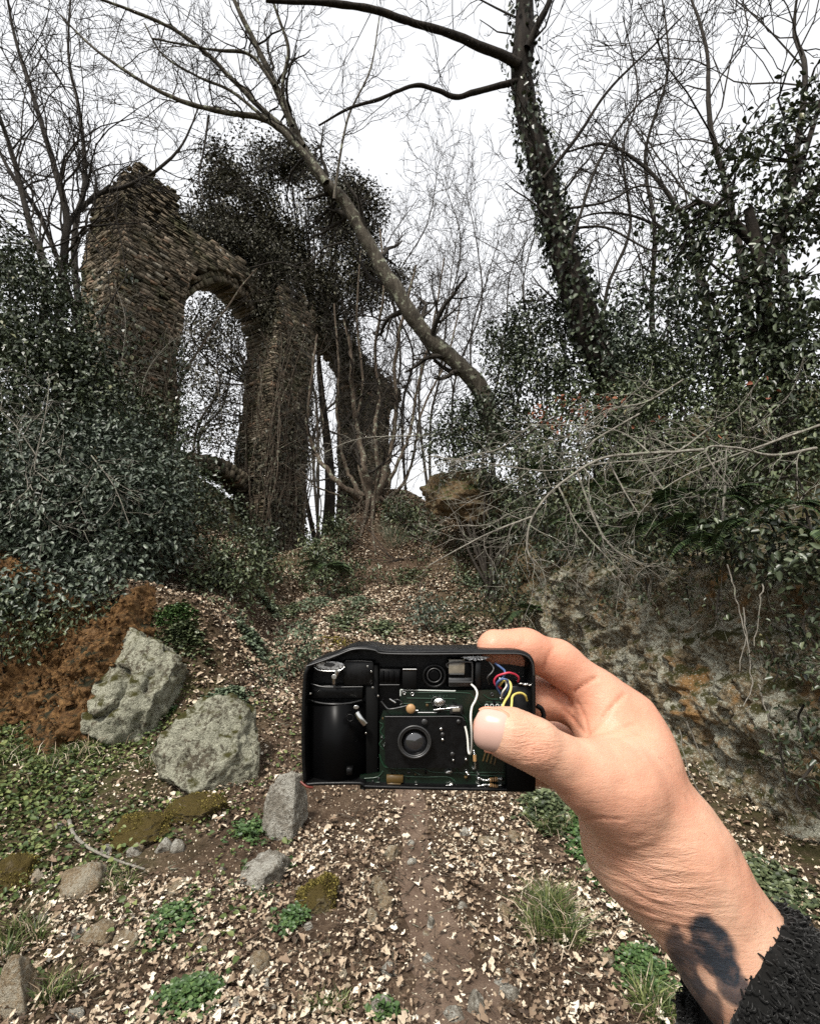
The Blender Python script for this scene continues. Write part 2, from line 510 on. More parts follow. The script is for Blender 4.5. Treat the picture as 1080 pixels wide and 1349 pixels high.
def hgt(x, y, fine=True):
    x = np.asarray(x, float); y = np.asarray(y, float)
    z = np.interp(y, _py, _pz)
    far = 1 - sst(np.hypot(x, y - 8), 25, 60)
    # bank on the left with a scarp that faces the camera
    e = -1.55 - 0.06 * (y - 5) - 0.25 * np.sin(y * 0.9)
    left = sst(e - x, 0, 0.9) * sst(y + 0.10 * np.sin(x * 2.1), 4.80, 5.35) * (1 - sst(y, 8.5, 11.5) * sst(x, -6.5, -4.5))
    z = z + far * left * (0.72 + 0.32 * np.clip(-x - 2.4, 0, 6) + 0.15 * np.clip(y - 6, 0, 3))
    # foreground rises gently to the left
    z = z + far * 0.02 * np.clip(-x - 0.6, 0, 4) * (1 - sst(y, 4.2, 5.0))
    # bank behind the rock face on the right
    dx = x - cliff_x(y) - 0.30
    rb = sst(dx, 0, 0.35) * (1 - sst(y, 13, 20))
    top = np.maximum(1.75 - np.interp(y, _py, _pz), 0.5) + 0.62 * np.clip(dx, 0, 5) + 0.10 * np.clip(y - 5, 0, 6)
    z = z + far * rb * top
    # mound with the old stump
    z = z + far * 1.65 * np.exp(-(((x + 0.45) / 1.55) ** 2 + ((y - 13.6) / 1.7) ** 2))
    z = z + far * 1.3 * np.exp(-(((x - 2.2) / 1.6) ** 2 + ((y - 11.8) / 1.6) ** 2))
    z = z + .30 * np.exp(-(((x + 2.05) / .45) ** 2 + ((y - 5.0) / .40) ** 2)) + .26 * np.exp(-(((x + 2.75) / .6) ** 2 + ((y - 5.25) / .4) ** 2)) + .16 * np.exp(-(((x + 1.35) / .35) ** 2 + ((y - 4.75) / .35) ** 2))
    if fine:
        p = np.stack([x, y, np.zeros_like(x)], -1)
        z = z + 0.10 * fbm(p * 0.8, 3, 3) * sst(np.hypot(x, y), 2.5, 8) + 0.035 * fbm(p * 3.1, 3, 9)
    return z

def G(px, py):
    """where that view line meets the ground"""
    d = ray(px, py)
    s = np.arange(0.5, 40, 0.02)
    q = EYE + s[:, None] * d
    below = q[:, 2] < hgt(q[:, 0], q[:, 1])
    i = int(np.argmax(below)) if below.any() else len(s) - 1
    return q[i]

def axis_coords(lo, hi, step, outer):
    a = np.arange(lo, hi + step / 2, step)
    o = np.array(outer, float)
    return np.concatenate([lo - o[::-1], a, hi + o])

xs = axis_coords(-11, 9, 0.10, [.2, .5, 1, 2, 4, 8, 16, 40, 100, 300, 700])
ys = axis_coords(-2, 24, 0.10, [.2, .5, 1, 2, 4, 8, 16, 40, 100, 300, 700])
X, Y = np.meshgrid(xs, ys, indexing='ij')
Z = hgt(X, Y)
green = sst(-X, 0.9, 2.2) * (1 - sst(Y, 4.6, 5.4)) + 0.8 * sst(X, 1.5, 2.3) + 0.7 * sst(Y, 5, 9) * sst(np.abs(X + .9), .8, 2.5)
idx = np.arange(X.size).reshape(X.shape)
q = np.stack([idx[:-1, :-1], idx[1:, :-1], idx[1:, 1:], idx[:-1, 1:]], -1).reshape(-1, 4)
a = Acc(); a.add(np.stack([X, Y, Z], -1), q, None, np.clip(green, 0, 1).ravel())
tag(build(a, 'ground', M['soil'], None, True), 'brown humus slope rising from the foreground to the ruined aqueduct', 'ground', kind='structure')

# trodden path, a thin sheet on the ground
pc = np.array([G(640, 1420), G(615, 1340), G(580, 1250), G(545, 1150), G(545, 1080), G(520, 1000), G(490, 930), G(455, 860), G(430, 820), G(395, 785)])
pth = crom(pc, 14)[:, :2]
pw = np.interp(np.arange(len(pth)), [0, 20, 50, 90, len(pth)], [.30, .22, .12, .15, .18])
tg = np.gradient(pth, axis=0); tg /= np.linalg.norm(tg, axis=1, keepdims=True)
sd = np.c_[tg[:, 1], -tg[:, 0]]
ww = np.linspace(-1, 1, 13)
rng = np.random.default_rng(5)
edge = 1 + 0.28 * fbm(np.c_[np.arange(len(pth)) * .35, np.zeros(len(pth)), np.zeros(len(pth))], 3, 2)
pp = pth[:, None] + sd[:, None] * (ww[None, :, None] * (pw * edge)[:, None, None])
pz = hgt(pp[..., 0], pp[..., 1]) + 0.012 * (1 - ww[None] ** 2) - 0.006
I = np.arange(pp.shape[0] * 13).reshape(-1, 13)
q = np.stack([I[:-1, :-1], I[:-1, 1:], I[1:, 1:], I[1:, :-1]], -1).reshape(-1, 4)
a = Acc(); a.add(np.concatenate([pp, pz[..., None]], -1), q)
tag(build(a, 'path', M['path_soil'], None, True), 'narrow trodden dirt path running uphill through the leaf litter', 'path', kind='structure')

def path_dist(x, y):
    d = np.full(len(x), 9.0)
    for (a_, b_), w_ in zip(pth[::3], pw[::3]):
        d = np.minimum(d, np.hypot(x - a_, y - b_) / w_)
    return d

# ------------------------------------------------------------------ rock face on the right
n = len(_cl)
seg = np.r_[0, np.cumsum(np.linalg.norm(np.diff(_cl, axis=0), axis=1))]
S = np.arange(0, seg[-1], 0.024)
cx = np.interp(S, seg, _cl[:, 0]); cy = np.interp(S, seg, _cl[:, 1])
tx = np.gradient(cx); ty = np.gradient(cy); tl = np.hypot(tx, ty)
nx, ny = -ty / tl, tx / tl
T = np.linspace(0, 1, 100)
zb = np.interp(cy, _py, _pz) - 0.25
zt = 1.95 + 0.12 * fbm(np.c_[S * .9, S * 0, S * 0], 3, 7) + 0.12 * np.clip(cy - 5, 0, 6)
ZZ = zb[:, None] + (zt - zb)[:, None] * T[None]
prof = 0.06 * (1 - T) ** 2 - 0.20 * sst(T, .82, 1.0) + 0.05 * np.sin(T * 5)
base = np.stack([np.repeat(cx[:, None], 100, 1), np.repeat(cy[:, None], 100, 1), ZZ], -1)
rid = 1 - np.abs(fbm(base * np.array([1.3, 1.3, 2.0]), 4, 21))
disp = prof[None] + 0.22 * fbm(base * 0.95, 4, 11) + 0.26 * (rid - .8) + 0.10 * fbm(base * 4.5, 4, 13, .6) + .07 * fbm(base * 13, 3, 17, .6) + .03 * fbm(base * 27, 2, 18) - 0.10 * np.clip(fbm(base * 6.5, 3, 31) - .25, 0, 1)
base[..., 0] += nx[:, None] * disp; base[..., 1] += ny[:, None] * disp
# roll the top back onto the bank
lid = base[:, -1:, :] + np.stack([-nx * .5, -ny * .5, np.full(len(nx), .10)], -1)[:, None]
base = np.concatenate([base, lid], 1)
I = np.arange(base.shape[0] * base.shape[1]).reshape(base.shape[:2])
q = np.stack([I[:-1, :-1], I[1:, :-1], I[1:, 1:], I[:-1, 1:]], -1).reshape(-1, 4)
a = Acc(); a.add(base, q)
tag(build(a, 'cliff', M['cliff_tuff'], None, True), 'low crumbling tuff rock face flecked with pale lichen beside the path', 'cliff', kind='structure')

# ------------------------------------------------------------------ rocks
def ico(level):
    import bmesh
    bm = bmesh.new(); bmesh.ops.create_icosphere(bm, subdivisions=level, radius=1)
    v = np.array([x.co[:] for x in bm.verts]); f = np.array([[y.index for y in x.verts] for x in bm.faces]); bm.free()
    return v, f
ICO = {k: ico(k) for k in (3, 4, 6)}

def rock(name, c, r, mat, label, cat, seed, level=4, rough=0.28, group=None, rot=0.0, cut=0.35, groove=None, kind=None, fine=.085):
    v, f = ICO[level]
    v = v.copy()
    rr = np.random.default_rng(seed)
    for k in range(14):                                 # broken facets
        nvec = nrm(rr.normal(size=3)); lim = rr.uniform(max(.42, .92 - cut), 0.95)
        d = v @ nvec
        v = v - np.clip(d - lim, 0, None)[:, None] * nvec * 0.97
    v = v * (1 + rough * fbm(v * 1.5 + seed * 3.7, 4, seed) + fine * fbm(v * 7 + seed, 4, seed + 9, .6) - fine * 1.4 * np.clip(fbm(v * 5 + seed * 2, 3, seed + 4) - .12, 0, 1) + fine * .8 * (.75 - np.abs(fbm(v * 3 + seed, 3, seed + 6))))[:, None]
    if groove is not None:
        gc, gr, gw, gd = groove
        q_ = v @ np.eye(3)
        dd = np.hypot(q_[:, 0] - gc[0], q_[:, 2] - gc[1])
        ang_ = np.arctan2(q_[:, 2] - gc[1], q_[:, 0] - gc[0])
        gm = np.exp(-((dd - gr) / gw) ** 2) * (q_[:, 1] < 0) * (1 - 0.9 * np.exp(-((ang_ - 1.9) / .45) ** 2))
        v[:, 1] += gd * gm
    v = v * np.asarray(r, float)
    cr, sr = cos(rot), sin(rot)
    v = v @ np.array([[cr, sr, 0], [-sr, cr, 0], [0, 0, 1]])
    a = Acc(); a.add(v, None, f)
    o = link(name, a.mesh(name, True), M[mat], None, c)
    if mat == 'mossy_rock':
        w_ = nrm(v / np.asarray(r, float) ** 2)
        pick = np.argwhere((w_[:, 2] > -.1) & (fbm(v * 9 + seed, 2, 3) > -.12)).ravel()
        pick = rr.choice(pick, 2600)
        C_ = v[pick] + rr.normal(0, .004, (2600, 3))
        am = Acc(); leaves(am, C_, rr.normal(0, .6, C_.shape) + w_[pick], rr.normal(size=C_.shape), rr.uniform(.006, .016, 2600), rr.random(2600), .45, low=True)
        mo = link('moss', am.mesh('moss'), M['moss'], o); mo['kind'] = 'stuff'
    return tag(o, label, cat, group, kind)

def R_at(px, py, wpx, hpx, name, mat, label, cat, seed, sink=0.35, dy=1.0, bury=0.0, **kw):
    """rock whose visible middle is at that pixel and that stands on the ground there"""
    g = G(px, py + hpx * 0.45)
    D = (g - EYE) @ FW
    rx, rz = wpx / F * D / 2, hpx / F * D / 2 * 1.25
    ry = rx * dy
    c = PY(px, py, g[1] + ry * (0.55 + bury)) - np.array([0, 0, rz * 0.20])
    return rock(name, c, (rx, ry, rz), mat, label, cat, seed, **kw)

R_at(172, 903, 190, 180, 'lichen_boulder', 'lichen_rock', 'large pale lichen-covered boulder with a curved ring groove in its face', 'boulder', 11, level=6, rough=.16, cut=.34, groove=((.05, .22), .27, .030, .20), bury=.35, fine=.10)
R_at(288, 990, 165, 145, 'lichen_boulder', 'lichen_rock', 'low pitted boulder streaked with white lichen beside the standing stone', 'boulder', 23, level=6, rough=.18, cut=.4, fine=.10, bury=.35)
R_at(379, 1066, 60, 92, 'standing_stone', 'grey_rock', 'upright angular grey stone standing beside the path', 'stone', 37, rough=.2, cut=.45, dy=.8, level=6)
R_at(352, 1150, 70, 50, 'pale_stone', 'grey_rock', 'flat grey stone half hidden by a clover clump', 'stone', 41, rough=.2)
R_at(180, 1095, 88, 40, 'mossy_stone', 'mossy_rock', 'broad stone capped with golden moss above the pale stick', 'stone', 43, rough=.25, level=6)
R_at(272, 1062, 100, 34, 'mossy_stone', 'mossy_rock', 'low brown mossy hump next to the standing stone', 'stone', 47, rough=.25, level=6)
R_at(418, 1178, 62, 50, 'mossy_stone', 'mossy_rock', 'small golden mossy stone at the edge of the trodden path', 'stone', 53, rough=.3, level=6)
R_at(108, 1162, 75, 45, 'ochre_stone', 'buff_rock', 'crumbly ochre stone below the curved end of the stick', 'stone', 59, rough=.3)
R_at(18, 1312, 60, 85, 'ochre_stone', 'buff_rock', 'blocky ochre stone at the edge of the grass', 'stone', 61, rough=.2, cut=.45)
R_at(14, 1162, 90, 50, 'mossy_stone', 'mossy_rock', 'big brown mossy lump in the green ground cover', 'stone', 67, rough=.3, level=6)
R_at(160, 822, 26, 12, 'pale_stone', 'grey_rock', 'small bluish-white stone on top of the ring-grooved boulder', 'stone', 71, rough=.15)
# the worn tuff outcrop with a hollow beneath it, below the stump mound
rock('tuff_outcrop', PY(628, 662, 10.3), (1.15, .9, .62), 'brown_tuff', 'brown tuff ledge overhanging a dark hollow beside the stump mound', 'rock', 83, level=6, rough=.35, cut=.3)
rock('tuff_outcrop', PY(700, 745, 9.4), (.55, .8, .8), 'brown_tuff', 'dark tuff block at the end of the rock face under ivy', 'rock', 89, level=6, rough=.3, cut=.3)
# ochre earth scarp on the left
U = np.linspace(-6.0, -2.25, 300); Tt = np.linspace(0, 1, 90)
UU, TT = np.meshgrid(U, Tt, indexing='ij')
yb = 4.22 + .6 * sst(UU, -2.8, -2.25) - 0.10 * np.sin(UU * 2.1) + 0.25 * sst(-UU, 3, 5) - .05 * (UU + 3)
by = yb + 0.75 * TT ** 1.25 + 0.22 * np.exp(-((UU + 3.4) / .5) ** 2) * np.exp(-((TT - .35) / .25) ** 2)
bz0 = hgt(UU, yb - .05) - .10
bz = bz0 + (hgt(UU, yb + .95) + .04 - bz0) * (TT ** .8)
Bp = np.stack([UU, by, bz], -1)
dsp = 0.24 * fbm(Bp * 1.6, 4, 41) + 0.13 * fbm(Bp * 5, 4, 43, .6) - .16 * np.clip(fbm(Bp * 3.2, 3, 47) - .05, 0, 1) + .05 * fbm(Bp * 16, 3, 49, .65)
Bp[..., 1] -= dsp; Bp[..., 2] += .3 * dsp
I = np.arange(UU.size).reshape(UU.shape)
q = np.stack([I[:-1, :-1], I[1:, :-1], I[1:, 1:], I[:-1, 1:]], -1).reshape(-1, 4)
a = Acc(); a.add(Bp, q)
tag(build(a, 'earth_bank', M['orange_tuff'], None, True), 'bare ochre earth scarp under the dark evergreen thicket', 'bank', kind='structure')

# crumbled tuff at its foot and on its ledges
rng = np.random.default_rng(61)
nc = 5000
iu, it_ = rng.integers(0, 300, nc), (90 * rng.random(nc) ** 1.3).astype(int)
cc = Bp[iu, it_] + rng.normal(0, .03, (nc, 3)) * [1, 1, .3]
oc_ = nrm(np.array([(1, 0, -.5), (-.6, .8, -.5), (-.6, -.8, -.5), (.7, .6, .6), (-.7, .3, .7), (.1, -.8, .6)]))
Vc = cc[:, None] + np.exp(rng.normal(-4.4, .55, nc))[:, None, None] * (oc_[None] + rng.normal(0, .25, (nc, 6, 3)))
fc = np.array([(3, 4, 5), (0, 3, 5), (0, 1, 3), (1, 4, 3), (1, 2, 4), (2, 5, 4), (2, 0, 5)])
a = Acc(); a.add(Vc.reshape(-1, 3), None, (fc[None] + (np.arange(nc) * 6)[:, None, None]).reshape(-1, 3))
tag(build(a, 'rubble', M['orange_tuff']), 'crumbs of ochre tuff littering the bare scarp', 'rubble', kind='stuff')

# loose stones on the path and in the litter
SL = 'small broken pale stone lying loose in the leaf litter'
spec = [(627, 1322, 34, 48, 'grey_rock', 'chunky upright pale stone beside a smaller one on the dirt path'),
        (668, 1309, 32, 26, 'grey_rock', 'squat pale stone lying on bare dirt of the path'),
        (512, 1280, 26, 20, 'grey_rock', 'bluish-white stone next to the short brown stick'),
        (500, 1333, 40, 36, 'grey_rock', 'white jagged stone by a leafy seedling at the path edge'),
        (600, 1338, 34, 22, 'grey_rock', None), (516, 1123, 24, 20, 'buff_rock', 'rounded yellow-buff stone at the head of the path'),
        (503, 1170, 26, 26, 'buff_rock', None), (508, 1190, 30, 24, 'buff_rock', None), (490, 1205, 22, 20, 'buff_rock', None), (497, 1160, 18, 14, 'buff_rock', None),
        (665, 1201, 22, 22, 'buff_rock', 'pale stone beside the dark grass tuft'), (568, 1218, 12, 20, 'grey_rock', None),
        (130, 1232, 40, 32, 'buff_rock', None), (168, 1238, 36, 28, 'buff_rock', None), (95, 1287, 30, 22, 'buff_rock', None), (340, 1272, 36, 26, 'buff_rock', None),
        (235, 1168, 40, 24, 'buff_rock', 'flat buff stone at the straight end of the pale stick'), (350, 1300, 16, 22, 'grey_rock', None), (312, 1325, 24, 20, 'grey_rock', None),
        (100, 1335, 26, 18, 'grey_rock', None), (270, 1240, 18, 16, 'buff_rock', None), (800, 1265, 22, 26, 'buff_rock', 'ochre stone propped between the grass tuft and the wrist')]
for i, (px, py, w_, h_, mt, lb) in enumerate(spec):
    R_at(px, py, w_, h_, 'stone', mt, lb or SL, 'stone', 100 + i, rough=.22, cut=.4, level=4, group='loose stones in the litter')
rng = np.random.default_rng(77)
for i in range(110):
    px, py = rng.uniform(0, 900), rng.uniform(1080, 1345)
    w_ = rng.uniform(6, 15) + 10 * (rng.random() < .2)
    R_at(px, py, w_, w_ * .8, 'stone', 'buff_rock' if rng.random() < .6 else 'grey_rock', SL, 'stone', 200 + i, rough=.22, cut=.4, level=3, group='loose stones in the litter')

# ------------------------------------------------------------------ ruined aqueduct
root = thing('aqueduct_ruin', (-5, 18, hgt(-5, 18)), 'ruined stone aqueduct with tall piers and broken arches overgrown by ivy', 'aqueduct')
PIERS = [(-8.22, 14.2, 2.15, 1.85, 14.0), (-4.95, 18.3, 1.95, 1.5, 12.9), (-2.15, 23.3, 1.9, 1.6, 12.0)]
AD = nrm(np.array([0.53, 0.85, 0])); AN = np.array([AD[1], -AD[0], 0])      # along the arcade, and across it towards the camera side
rngb = np.random.default_rng(9)
def warp(v):
    """centuries of settling: no edge of the ruin is straight"""
    v = np.asarray(v, float)
    o = np.stack([fbm(v * .33 + 3, 3, 61), fbm(v * .33 + 9, 3, 62), .35 * fbm(v * .4, 2, 63)], -1)
    return v + .27 * o * sst(v[..., 2], 1.5, 5)[..., None]

def brick_verts(c, u, v, L, H, T_, rg):
    """a worn stone: centre of its outer face c, along u, outward v"""
    w = np.array([0, 0, 1.0])
    pts = []
    for su in (-.5, .5):
        for sw in (-.5, .5):
            for dv in (-T_, rg.uniform(-.012, .05)):
                pts.append(c + u * (su * L + rg.normal(0, .010)) + w * (sw * H + rg.normal(0, .009)) + v * dv)
    return np.array(pts)
BQ = np.array([[0, 1, 3, 2], [4, 6, 7, 5], [0, 4, 5, 1], [2, 3, 7, 6], [1, 5, 7, 3], [0, 2, 6, 4]])

def pier_top(s, base_top, kind):
    if kind == 0:      # ragged peak that falls towards the arch
        return base_top - 1.5 * sst(s, .1, 1.2) - .9 * sst(-s, .7, 1.3) + .12 * np.sin(s * 9) + .08 * np.sin(s * 23)
    return base_top + .25 * np.sin(s * 7)

def masonry_wall(acc, p0, p1, out, z0, z1f, rg, single=None, spawn=None, flare=0.0, s_of=None, hole=None):
    u = nrm(p1 - p0); Lw = np.linalg.norm(p1 - p0)
    z = z0
    while z < 15.5:
        H = rg.uniform(.05, .115)
        s = -rg.uniform(0, .2)
        while s < Lw:
            L = rg.uniform(.11, .34)
            a_, b_ = max(s, 0), min(s + L, Lw)
            s += L + .012
            if b_ - a_ < .06: continue
            mid = (a_ + b_) / 2
            c = p0 + u * mid
            zt_ = z1f(c)
            if z + H > zt_ + rg.normal(0, .12): continue
            if rg.random() < .03 or (hole is not None and hole(c, z)): continue
            c = c + np.array([0, 0, z + H / 2 - c[2]]) + out * (rg.normal(0, .008) + .06 * float(vnoise(np.array([c[0] * .7, c[1] * .7, z * .7]), 5)))
            rn = float(np.clip(.5 + .28 * rg.normal(), 0, 1))
            if spawn is not None and spawn(c, mid / Lw):
                single.append((c, u, out, b_ - a_ - .012, H - .014, rn))
            else:
                acc.add(brick_verts(c, u, out, b_ - a_ - .012, H - .014, .12, rg), BQ, None, rn)
        z += H

def boxverts(c, u, v, hu, hv, z0, z1):
    w = np.array([0, 0, 1.0]); c = np.array([c[0], c[1], 0.])
    return np.array([c + u * a_ * hu + v * b_ * hv + w * z_ for a_ in (-1, 1) for z_ in (z0, z1) for b_ in (-1, 1)])

singles = []
for k, (x, y, la, lc, ht) in enumerate(PIERS):
    acc = Acc(); core = Acc()
    c = np.array([x, y, 0.])
    hu, hv = la / 2, lc / 2
    zg = float(hgt(x, y)) - 0.5
    f = lambda p, c=c, hu=hu, ht=ht, k=k: float(pier_top(((p - c) @ AD) / hu, ht, k))
    corners = [c - AD * hu + AN * hv, c + AD * hu + AN * hv, c + AD * hu - AN * hv, c - AD * hu - AN * hv]
    outs = [AN, AD, -AN, -AD]
    sp = (lambda p, m: p[2] > 9.2) if k == 0 else None
    for j in range(4):
        masonry_wall(acc, corners[j], corners[(j + 1) % 4], outs[j], zg, f, rngb, singles, sp if j in (0, 3) else None)
    # rubble core, stepped under the ragged top
    for m_ in range(8):
        s0 = -1 + m_ * .25
        zt_ = min(float(pier_top(s0 + .05, ht, k)), float(pier_top(s0 + .2, ht, k))) - .25
        zz_ = zg
        while zz_ < zt_:
            core.add(boxverts(c + AD * hu * (s0 + .125) * (.93 if m_ in (0, 7) else 1.0), AD, AN, hu * .125 * (.80 if m_ in (0, 7) else 1.0), hv - .12, zz_, min(zz_ + .5, zt_)), BQ)
            zz_ += .5
    for A_ in (core, acc): A_.V = [warp(v_) for v_ in [np.concatenate(A_.V)]]; A_.R = [np.concatenate(A_.R)]
    pr = build(core, 'pier', M['mortar'], root)
    build(acc, 'masonry', M['masonry'], pr)['kind'] = 'stuff'
    if k == 0:
        pier0 = pr
# the 300 stones that show largest on the nearest pier, each its own piece
variants = []
for i in range(10):
    rg = np.random.default_rng(500 + i)
    a = Acc(); a.add(brick_verts(np.zeros(3), np.array([1., 0, 0]), np.array([0, -1., 0]), 1, 1, .12, rg) , BQ, None, np.clip(.5 + .28 * rg.normal(), 0, 1))
    me = a.mesh('brick'); me.materials.append(M['masonry']); variants.append(me)
singles.sort(key=lambda s: -((s[0][2]) + .6 * (s[2] @ np.array([0, -1., 0]))))
rest = Acc()
for i, (c, u, v, L, H, rn) in enumerate(singles):
    if i < 300:
        o = bpy.data.objects.new('brick', variants[i % 10]); COL.objects.link(o)
        o.parent = pier0
        o.location = warp(c); o.scale = (L, 1, H); o.rotation_euler = (0, 0, math.atan2(u[1], u[0]))
    else:
        rest.add(brick_verts(warp(c), u, v, L, H, .12, rngb), BQ, None, rn)
if rest.n: build(rest, 'masonry', M['masonry'], pier0)['kind'] = 'stuff'

def arch(ca, cb, z_spring, rise, thick, width, name='arch', frac=(0, 1), spandrel=None):
    """ring of wedge stones between two piers, rubble above it"""
    acc = Acc()
    mid = (ca + cb) / 2; half = np.linalg.norm(cb - ca) / 2
    N = 44
    for i in range(N):
        if not frac[0] <= (i + .5) / N <= frac[1]: continue
        a0, a1 = pi - pi * (i + .06) / N, pi - pi * (i + .94) / N
        for lay in range(2):
            r0, r1 = lay * thick / 2, (lay + 1) * thick / 2 - .015
            jj = rngb.uniform(-.14, -.06)
            if rngb.random() < .06: continue
            a0, a1 = a0 + rngb.normal(0, .008), a1 + rngb.normal(0, .008); r0, r1 = r0 + rngb.uniform(-.02, .03), r1 + rngb.normal(0, .02)
            pts = []
            for aa in (a0, a1):
                for rr in (r0, r1):
                    for s in (-1, 1):
                        pts.append(mid + AD * (half + rr) * cos(aa) + np.array([0, 0, z_spring + (rise + rr) * sin(aa)]) + AN * s * (width / 2 + jj))
            acc.add(np.array(pts), BQ, None, np.clip(.4 + .25 * rngb.normal(), 0, 1))
    if spandrel:
        zt_ = spandrel
        for s in (-1, 1):
            for row in range(60):
                z0 = z_spring + row * .085
                if z0 > zt_: break
                x_ = -half - .1
                while x_ < half + .1:
                    L = rngb.uniform(.18, .4)
                    xm = x_ + L / 2
                    x_ += L + .01
                    e_ = (xm / (half + thick)) ** 2 + ((z0 - z_spring) / (rise + thick)) ** 2
                    top = zt_ - .35 * abs(float(vnoise(np.array([xm * 1.7, s * 3., z_spring]), 4)))
                    if e_ < 1.0 or z0 > top: continue
                    acc.add(brick_verts(mid + AD * xm + AN * s * (width / 2) + np.array([0, 0, z0 + .04]), AD, AN * s, L - .01, .076, width * .52, rngb), BQ, None, np.clip(.4 + .25 * rngb.normal(), 0, 1))
    acc.V = [warp(np.concatenate(acc.V))]; acc.R = [np.concatenate(acc.R)]
    return build(acc, name, M['masonry'], root)
def pc_(k, s): return np.array([PIERS[k][0], PIERS[k][1], 0.]) + AD * s * PIERS[k][2] / 2
arch(pc_(0, .98), pc_(1, -.98), 9.9, 2.15, .32, 1.15, spandrel=13.2)
arch(pc_(1, .98), pc_(2, -.98), 9.9, 2.1, .32, 1.1, spandrel=12.9)
arch(pc_(0, .98), pc_(1, -.98), 4.5, 1.1, .5, 1.2)
arch(pc_(1, .98), pc_(2, -.98), 4.0, .95, .45, 1.3, frac=(0, .25))
a3 = pc_(2, .98); arch(a3, a3 + AD * 3.4, 9.8, 1.6, .6, 1.6, frac=(0, .38))
# bushes and grass of the ruin's top are separate plants below
# ------------------------------------------------------------------ trees
def tree(name, stems, label, cat, mat_t, mat_c, rng, levels, root_px=None, sides=9, crown_extra=None, group=None, noise_r=0.0, wob=0.0):
    """stems: list of (control points in the world, radii); levels: settings for each generation of side branches"""
    base = np.array(stems[0][0][0])
    root = thing(name, base, label, cat, group)
    tr = Acc(); cr = Acc()
    for i, (pts, rad) in enumerate(stems):
        p = crom(pts, 7)
        r = np.interp(np.linspace(0, 1, len(p)), np.linspace(0, 1, len(rad)), rad)
        if wob:
            p = p + wob * r[:, None] * np.stack([fbm(np.c_[p * 1.7 / max(r.mean(), .02) * .15], 2, 60 + k) for k in range(3)], -1)
        r = r * (1 + .12 * vnoise(p * 6, 3 + i))
        tubes(tr if i == 0 or r[0] > .03 else cr, p, r, sides if r[0] > .03 else 6)
        batch = (p[None], r[None])
        lev = levels
        for li, kw in enumerate(lev):
            kk = dict(kw); k = kk.pop('k')
            if li == 0: k = max(2, int(k * np.linalg.norm(np.diff(p, axis=0), axis=1).sum()))
            batch = kids(batch[0], batch[1], k, rng, **kk)
            tubes(cr, batch[0], batch[1], 5 if batch[1].mean() > .015 else 3)
    build(tr, 'trunk', M[mat_t], root, True)
    if crown_extra is not None: crown_extra(root)
    if cr.n: build(cr, 'crown', M[mat_c], root, True)
    return root

def pl(Y, *pts):
    """pixels -> points; Y may be one distance or (start, end)"""
    Ys = np.linspace(Y[0], Y[1], len(pts)) if isinstance(Y, tuple) else [Y] * len(pts)
    return [PY(a, b, y) for (a, b), y in zip(pts, Ys)]

rng = np.random.default_rng(2024)
TW = [dict(k=3.4, ang=(30, 75), L=1.25, rr=.42, t0=.12, n=7, wig=.24, up=.05, rmin=.0055),
      dict(k=5, ang=(25, 65), lr=.55, rr=.6, t0=.15, n=5, wig=.27, up=.02, rmin=.0048),
      dict(k=3, ang=(25, 60), lr=.55, rr=.7, t0=.2, n=4, wig=.22, up=.03, rmin=.0042)]

# leaning tree on the mound
g0 = PY(655, 585, 9.6)
st = [([g0] + pl((9.5, 7.6), (640, 530), (612, 487), (565, 445), (525, 388), (490, 330), (455, 268), (428, 238), (400, 195), (383, 160), (362, 112), (338, 60), (318, 20), (296, -30)), [.19, .18, .165, .15, .145, .135, .125, .115, .10, .085, .07, .06, .05, .04, .03]),
      (pl((8.1, 7.5), (430, 240), (395, 196), (352, 158), (300, 148), (255, 138), (215, 122), (170, 96), (120, 60), (80, 20)), [.07, .06, .052, .045, .04, .032, .026, .02, .014]),
      (pl((8.1, 7.0), (400, 192), (352, 150), (310, 108), (270, 68), (225, 36), (175, 14), (120, -6)), [.06, .05, .042, .036, .03, .024, .018]),
      (pl((7.9, 7.2), (385, 165), (372, 118), (380, 66), (366, 20), (352, -20)), [.04, .034, .03, .025, .02]),
      (pl((7.9, 7.3), (362, 112), (330, 72), (290, 66), (262, 62), (200, 50)), [.035, .03, .025, .02, .014]),
      (pl((7.8, 7.4), (352, 158), (305, 120), (260, 100), (215, 72), (190, 30)), [.03, .026, .02, .016, .012]),
      (pl((8.6, 8.2), (455, 318), (425, 328), (400, 352), (365, 345), (330, 352)), [.022, .02, .016, .013, .01]),
      (pl((7.9, 7.6), (275, 152), (268, 200), (262, 232), (268, 262)), [.02, .017, .013, .01]),
      (pl((8.4, 8.6), (440, 262), (448, 205), (460, 150), (488, 90), (500, 20)), [.03, .024, .02, .016, .012])]
tree('leaning_tree', st, 'bare grey-barked tree leaning across the sky from the bank', 'tree', 'bark_grey', 'bark_twig', rng, TW, wob=.25)

